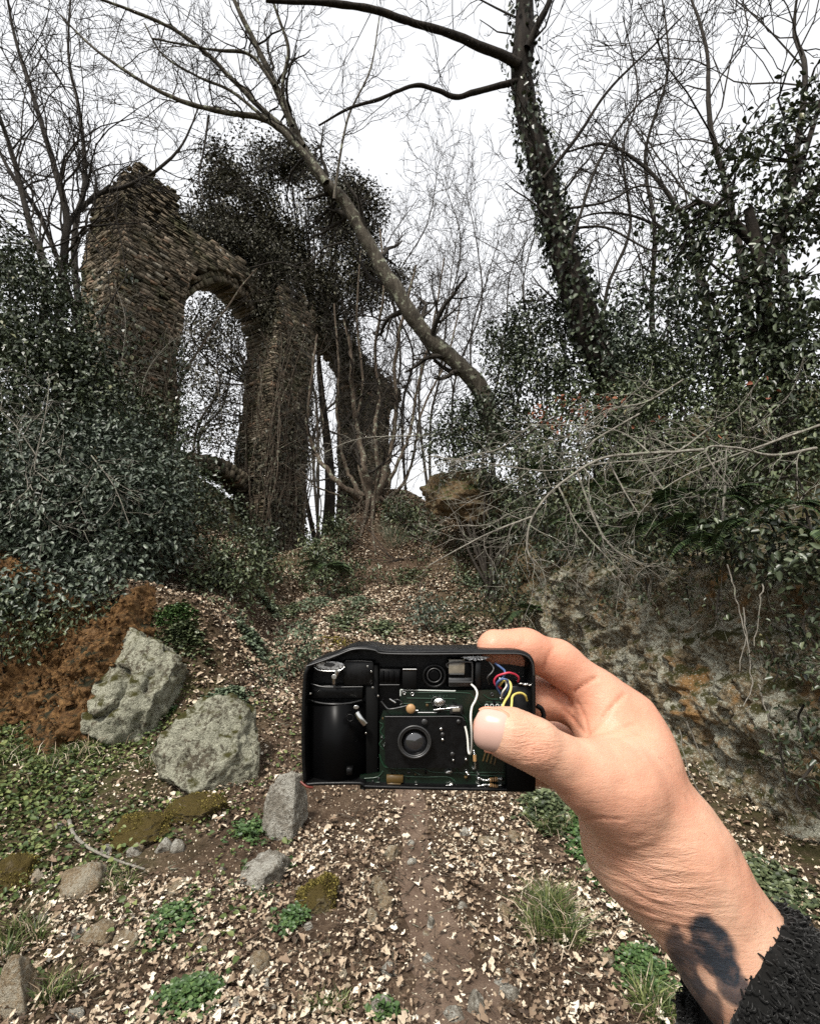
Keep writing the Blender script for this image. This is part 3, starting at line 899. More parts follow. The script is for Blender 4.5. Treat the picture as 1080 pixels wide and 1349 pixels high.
# dark trunk with climbing ivy
b2 = PY(845, 600, 7.6)
st = [([b2] + pl((7.6, 6.6), (808, 500), (775, 430), (748, 352), (728, 282), (712, 220), (697, 155), (686, 95), (690, 40), (690, -20), (684, -90)), [.30, .27, .25, .225, .21, .20, .19, .175, .165, .15, .14, .12]),
      (pl((6.8, 6.2), (684, 85), (668, 75), (630, 60), (595, 44), (545, 30), (500, 14), (450, 5), (400, 2), (350, 0)), [.085, .075, .066, .06, .055, .05, .044, .036, .03]),
      (pl((6.9, 6.6), (690, 105), (660, 112), (628, 120), (600, 127), (575, 118), (545, 112), (500, 130), (460, 142), (420, 165)), [.05, .046, .042, .038, .034, .03, .026, .02, .014]),
      (pl((6.7, 6.4), (694, 62), (708, 32), (722, 4), (735, -40)), [.06, .05, .045, .04]),
      (pl((6.9, 6.5), (716, 235), (760, 180), (800, 120), (860, 60), (900, 20)), [.03, .024, .02, .015, .01]),
      (pl((7.1, 6.6), (745, 345), (765, 280), (790, 210), (838, 140), (900, 95)), [.03, .024, .02, .015, .01]),
      (pl((7.1, 6.7), (745, 275), (800, 265), (840, 245), (880, 250)), [.022, .018, .014, .01]),
      (pl((7.2, 6.7), (755, 300), (800, 300), (860, 330), (900, 320)), [.022, .018, .014, .01])]
def ivy2(root):
    a = Acc()
    p = crom(st[0][0], 8)
    for i in range(len(p)):
        t_ = i / len(p)
        n_ = int(90 * max(.12, 1 - t_ * 1.25))
        u = nrm(rng.normal(size=(n_, 3))); u[:, 2] *= .3
        r_ = np.interp(t_, [0, .3, .7, 1], [.33, .29, .22, .15])
        lump = 1 + .5 * np.clip(vnoise(p[i] * 2.5, 2), 0, 1)
        C = p[i] + nrm(u) * (r_ * lump * rng.uniform(.88, 1.1, n_))[:, None] + rng.normal(0, .022, (n_, 3))
        leaves(a, C, np.array([0, 0, -1.]) + rng.normal(0, .6, C.shape), u + rng.normal(0, .4, C.shape), rng.uniform(.05, .10, n_), rng.random(n_) * .7, .8)
    build(a, 'ivy', M['ivy'], root)
TW2 = [dict(k=1.5, ang=(35, 75), L=1.3, rr=.13, t0=.2, n=6, wig=.2, up=.06, rmin=.0075)] + TW[1:]
tree('ivy_clad_tree', st, 'dark straight trunk with ivy climbing it and two limbs to one side', 'tree', 'bark_dark', 'bark_twig', rng, TW2, crown_extra=ivy2, wob=.2)

# coppiced stump on the mound
cb = np.array([-0.75, 13.2, float(hgt(-.75, 13.2)) - .15])
def cs(px0, py0, *pts, Y=13.0, r=.07):
    p = [PY(px0, py0, Y)] + [PY(a, b, Y + rng.uniform(-.3, .3)) for a, b in pts]
    return (p, np.linspace(r * .72, r * .26, len(p)))
st = [cs(488, 668, (486, 640), (480, 610), (470, 570), (466, 520), (462, 470), (455, 420), r=.16),
      cs(498, 662, (505, 630), (515, 590), (522, 540), (520, 480), (530, 420), (548, 350), r=.12),
      cs(478, 660, (452, 640), (430, 618), (412, 590), (405, 560), (410, 500), (418, 440), r=.11),
      cs(482, 662, (462, 630), (450, 590), (444, 540), (446, 480), (440, 400), r=.09),
      cs(492, 660, (498, 620), (494, 570), (500, 520), (494, 460), (505, 380), (500, 300), r=.10),
      cs(500, 660, (520, 620), (540, 570), (552, 500), (570, 430), (585, 340), r=.08),
      cs(470, 662, (440, 650), (415, 640), (398, 620), r=.05),
      cs(486, 662, (474, 615), (470, 560), (478, 500), (470, 420), (475, 330), r=.08),
      cs(505, 662, (530, 640), (545, 600), (556, 540), (590, 470), (610, 380), r=.07)]
roots = []
def rts(root):
    a = Acc()
    for px0, pts in ((486, [(480, 690), (470, 712), (440, 722), (420, 728)]), (492, [(490, 690), (492, 712), (495, 735)]), (500, [(515, 668), (540, 690), (552, 712)]), (505, [(520, 660), (545, 668), (560, 690)]), (480, [(468, 680), (478, 700), (462, 720)])):
        p = [PY(px0, 655, 12.7)]
        for q_ in pts:
            g = G(*q_); g[2] += .03; p.append(g)
        tubes(a, crom(p, 6), np.linspace(.06, .015, (len(p) - 1) * 6 + 1), 6)
    for i in range(26):
        x0 = rng.uniform(440, 560); p = [PY(x0, 660 + rng.uniform(-10, 30), 12.4)]
        for k in range(4):
            p.append(p[-1] + np.array([rng.normal(0, .12), -rng.uniform(.02, .25), -rng.uniform(.05, .2)]))
        tubes(a, crom(p, 4), np.linspace(.011, .006, 17), 4)
    build(a, 'root', M['bark_root'], root, True)
TWC = [dict(k=3.2, ang=(20, 60), L=1.5, rr=.4, t0=.2, n=7, wig=.22, up=.07, rmin=.006),
       dict(k=4, ang=(20, 50), lr=.6, rr=.6, t0=.2, n=5, wig=.16, up=.10, rmin=.0055),
       dict(k=3, ang=(20, 55), lr=.55, rr=.7, t0=.2, n=4, wig=.2, up=.05, rmin=.005)]
tree('coppiced_tree', st, 'old many-stemmed coppice stump with exposed roots on the leafy mound', 'tree', 'bark_root', 'bark_twig', rng, TWC, crown_extra=rts, wob=1.1)

# bare trees behind, each its own
BARE = [dict(k=2.1, ang=(25, 65), L=2.6, rr=.42, t0=.2, n=8, wig=.22, up=.05, rmin=.008),
        dict(k=5, ang=(25, 65), lr=.5, rr=.6, t0=.12, n=6, wig=.25, up=.03, rmin=.008),
        dict(k=4, ang=(25, 60), lr=.5, rr=.7, t0=.2, n=4, wig=.2, up=.04, rmin=.0075)]
def bare(px, Y, pts, r, label, name='bare_tree', levels=BARE, mat='bark_twig', group='bare trees behind the ruin', dY=1.0):
    x = PY(px, 700, Y)[0]
    b = np.array([x, Y, float(hgt(x, Y)) - .1])
    p = [b] + [PY(a, b_, Y + rng.uniform(-.2, .2) * dY) for a, b_ in pts]
    return tree(name, [(p, np.linspace(r, r * .22, len(p)))], label, 'tree', mat, 'bark_twig', rng, levels, group=group, wob=.3)
bare(60, 9.5, [(78, 420), (84, 340), (88, 285), (70, 215), (45, 130), (20, 50), (5, -30)], .10, 'bare tree with pale forked stem rising above the dark evergreen thicket')
bare(70, 9.8, [(84, 330), (120, 262), (165, 245), (205, 225), (240, 190), (262, 140)], .07, 'bare tree whose bough bends over the peaked pier')
bare(30, 8.5, [(60, 380), (40, 300), (15, 200), (-10, 120), (-20, 20)], .08, 'thin bare tree at the outer side of the evergreen thicket')
bare(95, 8.8, [(110, 470), (60, 300), (0, 200), (-40, 60)], .07, 'slanting bare tree crossing behind the evergreen thicket')
bare(110, 12, [(98, 330), (112, 240), (105, 150), (90, 70), (95, -30)], .09, 'slim upright bare tree beside the peaked pier')
FARL = 'slender bare tree standing on the far side of the arches'
for px, Y, top in ((255, 27, 300), (300, 30, 380), (420, 28, 260), (545, 24, 210), (580, 21, 230), (610, 26, 250), (640, 22, 300), (665, 28, 280), (700, 20, 200), (520, 30, 260), (430, 33, 330), (570, 28, 300)):
    n_ = 5
    bare(px, Y, [(px + rng.normal(0, 16) + 10 * (i - 2), 640 + (top - 640) * (i + 1) / n_) for i in range(n_)], .075 * Y / 24, FARL, name='slender_tree',
         levels=[dict(k=1.7, ang=(25, 65), L=3.0, rr=.5, t0=.15, n=7, wig=.22, up=.08, rmin=.013), dict(k=5, ang=(25, 60), lr=.5, rr=.65, t0=.12, n=5, wig=.26, up=.04, rmin=.012), dict(k=3, ang=(25, 60), lr=.5, rr=.7, t0=.2, n=3, wig=.28, up=.03, rmin=.011)], group='slender trees beyond the arches')
# trees on the right bank
bare(860, 11, [(862, 500), (858, 400), (862, 300), (850, 200), (880, 90), (870, -20)], .08, 'thin straight bare tree between the dark trunk and the ivy-smothered tree')
bare(950, 7.5, [(945, 480), (925, 380), (905, 300), (860, 230), (800, 190), (745, 200)], .07, 'bare tree arching back over the shrubby bank towards the dark trunk')
bare(1010, 7, [(985, 400), (960, 260), (935, 160), (930, 60), (900, -30)], .07, 'dark bare pole tree rising through the ivy-smothered tree')
bare(1060, 6.5, [(1030, 300), (1052, 180), (1060, 90), (1046, 40), (1052, -20)], .07, 'pale knotted bare tree over the ivy-smothered tree')
bare(780, 9.5, [(790, 480), (800, 380), (830, 300), (820, 200), (840, 120), (820, 20)], .05, 'wiry bare sapling behind the dark ivy-climbed trunk')
bare(985, 8.5, [(960, 450), (900, 330), (850, 290), (790, 280), (730, 300)], .05, 'low arching bare sapling on the bank behind the shrubs')

# evergreen oak behind the aqueduct
def evergreen(name, base, stems, blobs, dens, size, label, mat, group=None, low=True, thr=-.1, freq=.9, spread=.35, per=10, inner=.35, bark_='bark_dark', rt=(.3, .06), seed=0, nb=4, droop=-.3, upb=.8, zmin=None, tl=None):
    root = thing(name, base, label, 'tree' if 'tree' in name or 'oak' in name else 'bush', group)
    tr = Acc()
    SP = []
    for si, s in enumerate(stems):
        p = crom(s, 6); SP.append(p)
        k_ = 1.0 if si == 0 or len(stems) > 4 or rt[0] < .1 else .45
        tubes(tr, p, np.linspace(rt[0] * k_, rt[1] * k_, len(p)), 8)
    SP = np.concatenate(SP)
    cr = Acc()
    bp = []
    for c, r in blobs:
        c = np.asarray(c, float)
        src = SP[np.argmin(np.linalg.norm(SP - c, axis=1))]
        for _ in range(nb):
            e = c + nrm(rng.normal(size=3)) * np.asarray(r) * .8
            midp = (src + e) / 2 + rng.normal(0, .12, 3) * np.mean(r)
            q = np.array([src, (src * .6 + midp * .4), midp, (midp + e) / 2 + rng.normal(0, .05, 3) * np.mean(r), e])
            bp.append(q)
    bp = np.array(bp)
    b0_ = min(rt[1] * .7, .02 if c[1] < 12 else .06)
    br = np.maximum(np.linspace(b0_, b0_ * .25, 5), .003)[None].repeat(len(bp), 0)
    tubes(tr, bp, br, 3)
    so_ = build(tr, 'trunk' if 'tree' in name or 'oak' in name else 'stem', M[bark_], root, True)
    if name == 'ivy': so_['kind'] = 'stuff'
    foliage(cr, blobs, dens, size, rng, per=per, spread=spread, thr=thr, freq=freq, low=low, inner=inner, seed=seed, droop=droop, upb=upb, zmin=zmin)
    build(cr, 'crown' if 'tree' in name or 'oak' in name else 'foliage', M[mat], root)
    return root

def B(px, py, Y, rpx, ry=None, rz=None, k=1.0):
    c = PY(px, py, Y); D = (c - EYE) @ FW
    r = rpx / F * D * k
    return (c, (r, r if ry is None else ry, r if rz is None else rz / F * D))
x0 = np.array([-3.6, 21.5, float(hgt(-3.6, 21.5))])
evergreen('holm_oak', x0, [[x0, x0 + [.2, 0, 4], x0 + [-.3, .2, 8], x0 + [-.6, 0, 11]], [x0, x0 + [-1, .3, 4], x0 + [-2, 0, 9]]],
          [B(px + rng.normal(0, 6), py + rng.normal(0, 6), 19.5 + rng.normal(0, .7) + (px - 380) * .012, rng.uniform(17, 34)) for px, py in
           ((300, 215), (330, 195), (365, 200), (290, 245), (335, 235), (380, 225), (420, 235), (455, 245), (275, 280), (310, 275), (350, 270), (400, 265), (440, 280), (480, 285), (270, 310), (300, 310), (345, 310), (385, 305), (430, 320), (470, 325), (505, 330), (515, 365), (410, 355), (450, 365), (485, 380), (380, 345), (430, 400), (470, 415), (500, 410), (345, 345), (455, 450), (415, 430), (400, 205), (470, 265))],
          30, .15, 'broad dark evergreen oak rising over the arches', 'holm', thr=-.05, freq=1.0, spread=.24, per=9, inner=.15, seed=3)
x1 = np.array([-7.2, 22., float(hgt(-7.2, 22))])
evergreen('holm_oak', x1, [[x1, x1 + [.2, 0, 3], x1 + [.1, 0, 6]]],
          [B(275, 420, 22, 30), B(300, 470, 22, 38), B(255, 480, 21, 32), B(280, 540, 22, 38), B(310, 420, 22.5, 26), B(250, 560, 22, 28), B(300, 590, 22, 26), B(240, 430, 22, 25)],
          15, .15, 'smaller evergreen oak seen through the first arch', 'holm', thr=.0, freq=1.2, spread=.3, per=9, inner=.2, seed=8)
# ivy growing over the arch between the first two piers
x2 = np.array([-6.4, 15.6, 3.0])
iv = Acc()
foliage(iv, [B(255, 318, 15.6, 18, .8), B(285, 325, 16.1, 22, .8), B(315, 345, 16.8, 24, .8), B(345, 375, 17.4, 24, .8), B(390, 405, 18.4, 24, .8), B(330, 325, 17, 26, .9), B(375, 355, 17.8, 28, .9), B(420, 430, 19.4, 22, .8), B(450, 460, 20.6, 20, .8), B(350, 430, 17.6, 18, .6), B(385, 450, 18, 16, .6), B(480, 490, 22, 20, .8), B(240, 300, 15.0, 16, .7), B(270, 300, 15.6, 18, .7), B(300, 315, 16.2, 22, .8), B(360, 330, 17.4, 26, .9), B(410, 385, 18.8, 24, .9), B(345, 405, 17.2, 20, .6), B(400, 460, 18.0, 16, .5), B(330, 360, 16.8, 22, .7)], 40, .12, rng, per=8, spread=.2, thr=-.12, freq=1.2, low=True, inner=.3, seed=4)
p_ = [pc_(0, 1.0) + np.array([0, 0, 6.0]) + AN * .2]
for i in range(9): p_.append(p_[-1] + np.array([.12 * i * .5 + rng.normal(0, .06), rng.normal(.1, .05), .75]))
ivr = thing('ivy', p_[0], 'dark ivy draped along the tops of both arches', 'ivy')
ivs = Acc(); tubes(ivs, crom(p_, 4), np.linspace(.07, .02, 37), 6); build(ivs, 'stem', M['bark_root'], ivr, True); build(iv, 'foliage', M['holm'], ivr)
# ivy and brambles on piers
def pier_ivy(k, zlo, zhi, n_, label, mat='holm', lf=.13, stems=9):
    x, y, la, lc, ht = PIERS[k]
    c = np.array([x, y, 0.])
    r_ = thing('ivy', c + np.array([0, 0, zlo]) + AN * lc / 2, label, 'ivy')
    a = Acc(); s_ = Acc()
    for face in range(3):
        if face == 0: u, o_, hw, hd = AD, AN, la / 2, lc / 2
        elif face == 1: u, o_, hw, hd = AN, -AD, lc / 2, la / 2
        else: u, o_, hw, hd = AN, AD, lc / 2, la / 2
        m_ = n_ // 3
        P_ = c + u * rng.uniform(-hw, hw, (m_, 1)) + o_ * (hd + rng.uniform(.02, .22, (m_, 1))) + np.array([0, 0, 1.]) * (zlo + (zhi - zlo) * rng.random((m_, 1)) ** 1.4)
        P_ = P_[fbm(P_ * .9, 3, 12 + k) > -.02]
        leaves(a, P_, np.array([0, 0, -1.]) + rng.normal(0, .7, P_.shape), o_ + rng.normal(0, .5, P_.shape), rng.uniform(.6, 1.2, len(P_)) * lf, rng.random(len(P_)), .75, low=True)
        for i in range(stems):
            q_ = [c + u * rng.uniform(-hw, hw) + o_ * (hd + .05) + np.array([0, 0, zlo])]
            for j in range(8):
                q_.append(q_[-1] + u * rng.normal(0, .22) + o_ * rng.normal(.0, .04) + np.array([0, 0, (zhi - zlo) / 8 * rng.uniform(.6, 1.1)]))
            tubes(s_, crom(q_, 4), np.linspace(.028, .010, 33), 4)
            b1 = kids(crom(q_, 4)[None], np.full((1, 33), .02), 16, rng, ang=(30, 70), L=.9, n=5, wig=.25, up=-.02, rmin=.006)
            tubes(s_, *b1, 3)
    build(s_, 'stem', M['bark_root'], r_, True); build(a, 'foliage', M[mat], r_)
pier_ivy(0, 2.5, 10.5, 7000, 'green ivy creeping up the peaked pier', 'ivy')
pier_ivy(1, 2.8, 12.3, 9000, 'bare ivy stems and dark leaves wrapped round the middle pier', stems=20)
pier_ivy(2, 2.8, 11.5, 5000, 'ivy wrapped round the farthest pier', stems=10)

# ------------------------------------------------------------------ thickets
def bush(name, blobs, dens, size, label, mat, group=None, thr=-.3, freq=2.2, spread=.12, per=9, low=False, inner=.45, seed=0, nb=3, rt=(.03, .012), base=None, droop=-.3, upb=.8):
    c0 = np.mean([b[0] for b in blobs], 0)
    if base is None: base = np.array([c0[0], c0[1], float(hgt(c0[0], c0[1]))])
    if name == 'ivy': base = np.asarray(blobs[0][0], float)
    if name == 'ivy': stems = [[np.asarray(b[0]) + [0, 0, .12], np.asarray(b[0]) + rng.normal(0, .05, 3), np.asarray(b[0]) + [0, -.02, -.15]] for b in blobs]
    else: stems = [[base + rng.normal(0, .05, 3) * [1, 1, 0], (base * .5 + np.asarray(b[0]) * .5) + rng.normal(0, .08, 3), np.asarray(b[0])] for b in blobs[:10]]
    return evergreen(name, base, stems, blobs, dens, size, label, mat, group, low, thr, freq, spread, per, inner, 'bark_twig', rt, seed, nb, droop, upb)

# the big one on the left bank
bl = [B(40, 700, 5.9, 75), B(120, 690, 5.8, 70), B(60, 760, 5.6, 55), B(20, 640, 6.1, 70), B(150, 740, 5.6, 48), B(180, 660, 6.0, 55), B(90, 620, 6.3, 65), B(215, 700, 6.1, 42), B(160, 600, 6.5, 52), B(-30, 740, 5.6, 70), B(110, 770, 5.5, 40), B(215, 630, 6.5, 40), B(15, 782, 5.1, 30, .35), B(70, 785, 5.1, 30, .35), B(125, 785, 5.2, 28, .35), B(170, 785, 5.5, 28, .35), B(-25, 800, 5.0, 36, .35)]
bush('laurel_thicket', bl, 90, .066, 'dense bluish evergreen thicket overhanging the ochre earth scarp', 'laurel', thr=-.36, freq=2.6, spread=.085, per=9, inner=.55, seed=2, nb=6)
bl = [B(20, 400, 7.5, 62), B(65, 440, 7.4, 60), B(30, 500, 7.2, 75), B(90, 520, 7.2, 65), B(10, 340, 7.8, 42), B(60, 370, 7.7, 34), B(130, 560, 7.0, 55), B(20, 590, 6.8, 70), B(-40, 450, 7.5, 70), B(110, 480, 7.4, 42)]
bush('ivy_thicket', bl, 58, .078, 'tall ivy-choked thicket next to the peaked pier', 'ivy', thr=-.22, freq=1.9, spread=.13, per=9, inner=.5, seed=6, nb=5, low=True)
bl = [B(200, 590, 8.6, 45), B(240, 620, 8.6, 40), B(170, 550, 8.8, 38), B(250, 670, 8.3, 40), B(130, 520, 9, 35), B(225, 555, 9, 28)]
bush('ivy_thicket', bl, 50, .08, 'lower ivy mound at the foot of the peaked pier', 'ivy', thr=-.2, freq=1.8, spread=.13, per=8, seed=7, low=True)
bl = [B(260, 760, 6.6, 50), B(300, 740, 6.8, 42), B(230, 790, 6.4, 42), B(290, 800, 6.4, 45), B(325, 755, 6.9, 28), B(255, 830, 6.2, 36), B(215, 745, 6.7, 36), B(300, 845, 6.2, 28), B(350, 745, 7.1, 22)]
bush('broadleaf_shrub', bl, 42, .062, 'rounded green shrub beside the uphill path behind the lichen boulders', 'shrub', thr=-.26, freq=3.5, spread=.08, per=9, inner=.4, seed=12, nb=6)
bl = [B(392, 850, 5.7, 26), B(375, 872, 5.6, 20), B(408, 868, 5.6, 18), B(398, 835, 5.8, 16)]
bush('pale_shrub', bl, 75, .045, 'small pale green shrub growing beside the camera in hand', 'pale_shrub', thr=-.3, freq=6, spread=.05, per=8, seed=14, rt=(.012, .006))
bl = [B(330, 890, 5.3, 28), B(350, 905, 5.2, 24), B(310, 880, 5.4, 20)]
bush('brown_shrub', bl, 55, .036, 'low dull olive shrub above the pitted lichen boulder', 'shrub', thr=-.15, freq=6, spread=.05, per=8, seed=15, rt=(.012, .005))
bl = [B(560, 812, 7.4, 20), B(572, 790, 7.6, 16), B(548, 798, 7.5, 14)]
bush('small_shrub', bl, 60, .055, 'small dark evergreen bush on the leafy slope', 'laurel', thr=-.3, freq=5, spread=.06, per=8, seed=16, rt=(.012, .006))
bl = [B(605, 805, 7.6, 24), B(640, 790, 7.6, 26), B(670, 770, 7.9, 30), B(685, 800, 7.4, 24), B(680, 740, 8.2, 28)]
bush('small_shrub', bl, 50, .055, 'dark straggling bush against the corner of the rock face', 'ivy', thr=-.25, freq=4, spread=.08, per=8, seed=17, rt=(.014, .006))
bl = [B(432, 740, 10.6, 26), B(450, 770, 10, 24), B(420, 770, 10.2, 20), B(470, 760, 10.3, 18), B(440, 700, 11.6, 20), B(410, 725, 11, 20)]
bush('small_shrub', bl, 38, .085, 'dark leafy bush at the foot of the stump mound', 'shrub', thr=-.2, freq=3, spread=.09, per=8, seed=18, rt=(.014, .006))
bl = [B(540, 690, 11.6, 22), B(560, 670, 11.6, 20), B(520, 672, 12.2, 16)]
bush('small_shrub', bl, 38, .085, 'leafy bramble clump between the stump and the tuff ledge', 'shrub', thr=-.1, freq=3, spread=.1, per=7, seed=19, rt=(.014, .006))

bl = [B(20, 815, 4.85, 34, .25), B(75, 815, 4.88, 32, .25), B(-20, 825, 4.8, 34, .25), B(118, 805, 5.0, 28, .25), B(45, 835, 4.72, 22, .2), B(150, 800, 5.2, 20, .2), B(0, 845, 4.65, 20, .2)]
bush('brown_shrub', bl, 85, .045, 'grey-green straggly undergrowth along the top of the ochre scarp', 'shrub', thr=-.25, freq=4, spread=.07, per=8, seed=21, rt=(.012, .005))
bl = [B(300, 690, 9.3, 34), B(335, 715, 9.2, 30), B(265, 705, 9.0, 32), B(350, 745, 8.8, 22), B(305, 735, 8.8, 30), B(280, 660, 9.6, 22)]
bush('broadleaf_shrub', bl, 44, .075, 'dark shrub at the foot of the middle pier', 'ivy', thr=-.2, freq=3, spread=.09, per=8, seed=22)
bl = [B(x_, y_, 11.9 - (y_ - 680) * .02, rng.uniform(10, 17)) for x_, y_ in ((405, 720), (440, 690), (425, 745), (462, 700), (452, 668), (545, 700), (575, 705), (600, 730), (560, 735), (640, 735), (660, 720), (525, 668), (500, 760), (610, 760), (395, 760))]
bush('bramble', bl, 60, .075, 'bramble sprays scattered over the stump mound', 'shrub', thr=-.1, freq=3, spread=.11, per=7, seed=23, rt=(.01, .005))
# the right bank
RB = [('broadleaf_shrub', [B(720, 470, 8.3, 50), B(680, 500, 8.8, 42), B(760, 500, 8, 45), B(700, 430, 8.8, 36), B(745, 420, 8.5, 34), B(660, 450, 9.5, 30)], 52, .08, 'tall dark shrub hiding the foot of the ivy-climbed trunk', 'ivy', -.15),
      ('broadleaf_shrub', [B(610, 560, 9.8, 36), B(650, 550, 9.4, 40), B(590, 590, 9.8, 28), B(640, 600, 9.2, 36), B(690, 570, 8.4, 40), B(598, 634, 9.9, 18), B(640, 630, 9.3, 20), B(678, 650, 9.2, 26), B(690, 695, 8.9, 24), B(655, 690, 9.2, 14)], 50, .075, 'low dark shrub around the foot of the leaning tree', 'ivy', -.25),
      ('broadleaf_shrub', [B(760, 570, 6.6, 55), B(820, 560, 6.3, 55), B(720, 600, 7, 45), B(790, 620, 6.2, 48), B(860, 610, 5.8, 48), B(730, 650, 6.8, 40), B(790, 670, 6.1, 40), B(700, 650, 7.3, 34)], 75, .058, 'wide mid-green shrub hanging over the rock face', 'shrub', -.25),
      ('broadleaf_shrub', [B(900, 540, 5.8, 55), B(960, 560, 5.4, 58), B(1030, 560, 5.0, 60), B(920, 620, 5.2, 55), B(1000, 640, 4.8, 58), B(1070, 620, 4.6, 58), B(870, 500, 6.3, 42), B(1080, 540, 4.9, 50)], 75, .055, 'big shrub on the bank top below the ivy-smothered tree', 'shrub', -.22),
      ('broadleaf_shrub', [B(850, 440, 6.8, 44), B(900, 450, 6.5, 44), B(820, 400, 7.2, 34), B(880, 400, 6.8, 36), B(840, 480, 6.8, 36)], 62, .075, 'open glossy shrub between the dark trunk and the ivy-smothered tree', 'laurel', -.1),
      ('ivy', [B(x_, y_, Y_ - .05, 25, .2) for x_, y_, Y_ in ((720, 705, 6.7), (745, 725, 6.1), (800, 722, 5.2), (770, 700, 5.7), (840, 725, 4.65), (880, 722, 4.2), (920, 725, 3.85), (960, 728, 3.6), (1000, 735, 3.35), (1040, 742, 3.12), (1080, 750, 2.92), (860, 690, 4.5), (940, 690, 3.75), (1010, 695, 3.35), (1065, 700, 3.05), (820, 685, 5.0), (900, 680, 4.1), (975, 660, 3.6), (1050, 650, 3.2))], 70, .055, 'ivy curtain spilling over the top of the rock face', 'ivy', -.22),
      ('ivy', [B(1040, 830, 3.12, 26, .10), B(1070, 885, 2.95, 30, .10), B(1012, 865, 3.28, 18, .08), B(1062, 960, 2.95, 30, .10), B(1030, 1000, 3.1, 18, .1), B(1075, 1040, 2.9, 24, .1), B(1075, 820, 2.95, 30, .1), B(735, 775, 6.15, 16, .08), B(800, 790, 5.1, 14, .08), B(850, 775, 4.45, 16, .08), B(905, 785, 3.9, 14, .08), B(760, 830, 5.6, 12, .08), B(950, 800, 3.55, 14, .08)], 100, .04, 'small-leaved ivy clinging to the side of the rock face', 'ivy', -.08),
      ('broadleaf_shrub', [B(1000, 500, 5.6, 46), B(940, 500, 5.9, 40), B(1060, 480, 5.3, 46), B(1090, 560, 4.6, 46), B(890, 490, 6.3, 36)], 60, .06, 'leafy shrub wrapped round the foot of the ivy-smothered tree', 'ivy', -.25)]
for i, (nm, bl, de, sz, lb, mt, th) in enumerate(RB):
    b0 = np.asarray(bl[0][0])
    bush(nm, bl, de, sz, lb, mt, thr=th, freq=2.8 if nm != 'ivy' else 5, spread=.10 if nm != 'ivy' else .06, per=9, seed=30 + i, inner=.45, nb=5, upb=.6 if nm == 'ivy' else .8, rt=(.007, .004) if nm == 'ivy' else (.03, .012))

# ivy-smothered tree on the right
bt = PY(1045, 640, 5.6); bt = np.array([bt[0], 5.6, float(hgt(bt[0], 5.6)) - .1])
st_ = [[bt] + pl((5.6, 5.4), (1030, 540), (1012, 430), (998, 330), (985, 275)), pl(5.5, (1005, 370), (1030, 290), (1060, 200), (1085, 120)), pl(5.5, (995, 320), (950, 280), (920, 265)), pl(5.5, (1030, 300), (1075, 250), (1110, 230))]
bl = [B(1000, 260, 5.5, 42), B(960, 300, 5.5, 42), B(1010, 330, 5.5, 48), B(920, 320, 5.6, 32), B(1050, 280, 5.5, 44), B(990, 390, 5.5, 48), B(930, 380, 5.6, 40), B(1050, 380, 5.4, 50), B(1020, 460, 5.4, 46), B(890, 350, 5.7, 26), B(960, 240, 5.5, 26), B(1060, 210, 5.5, 32), B(1030, 170, 5.5, 24), B(870, 290, 5.8, 18), B(1075, 130, 5.5, 26), B(1080, 450, 5.3, 46), B(990, 190, 5.5, 18), B(940, 440, 5.6, 34)]
evergreen('ivy_smothered_tree', bt, st_, bl, 42, .092, 'dark tree smothered in large-leaved ivy on top of the bank', 'ivy', low=False, thr=-.12, freq=2.0, spread=.13, per=8, inner=.35, rt=(.15, .05), seed=50, nb=5)

# russet dead leaves held in the shrubs
a = Acc()
for px, py, Y_ in ((710, 545, 6.4), (745, 530, 6.2), (770, 545, 6.0), (800, 535, 5.8), (735, 560, 6.2), (865, 555, 5.4), (1018, 520, 4.6), (930, 578, 4.8)):
    c = PY(px, py, Y_)
    n_ = 22 if px < 820 else 4
    C = c + rng.normal(0, .07, (n_, 3))
    leaves(a, C, rng.normal(size=C.shape) + [0, 0, -.5], rng.normal(size=C.shape), rng.uniform(.04, .075, n_), rng.random(n_), .6)
sr = thing('dead_branch', PY(760, 570, 6.2), 'broken bough with russet dead leaves lodged in the mid-green shrub', 'branch')
s_ = Acc()
tubes(s_, crom(pl((6.4, 5.8), (690, 575), (730, 550), (770, 545), (815, 532)), 6), np.linspace(.014, .006, 19), 5)
build(s_, 'bough', M['bark_twig'], sr, True); build(a, 'foliage', M['rust_leaf'], sr)

# pale bare boughs hanging over the rock face
PT = [dict(k=11, ang=(25, 70), L=.5, rr=.55, t0=.05, n=7, wig=.2, up=-.04, rmin=.0034), dict(k=4, ang=(25, 65), lr=.55, rr=.7, t0=.12, n=4, wig=.22, up=-.03, rmin=.0028)]
def pale(name, runs, label, Y):
    stems = [(pl(Y if y is None else y, *r_), np.linspace(w0 * .95, w0 * .4, len(r_))) for r_, w0, y in runs]
    o = tree(name, stems, label, 'branch', 'bark_pale', 'bark_pale', rng, PT, sides=7, group='pale boughs over the rock face', wob=.4)
    return o
pale('hanging_bough', [([(842, 545), (790, 575), (770, 590), (765, 570), (790, 560)], .010, None), ([(930, 592), (890, 595), (840, 598), (790, 605), (735, 640), (702, 680), (694, 720), (705, 745)], .016, None), ([(760, 622), (782, 680), (805, 720), (850, 745), (905, 748)], .011, None),
      ([(702, 680), (650, 700), (610, 720), (565, 745)], .010, None), ([(850, 612), (880, 655), (895, 690), (902, 712)], .009, None), ([(735, 640), (760, 690), (800, 735), (825, 762)], .009, None), ([(800, 605), (830, 660), (860, 700), (890, 705)], .008, None)], 'pale arching bough with drooping twigs over the rock face', (4.35, 4.15))
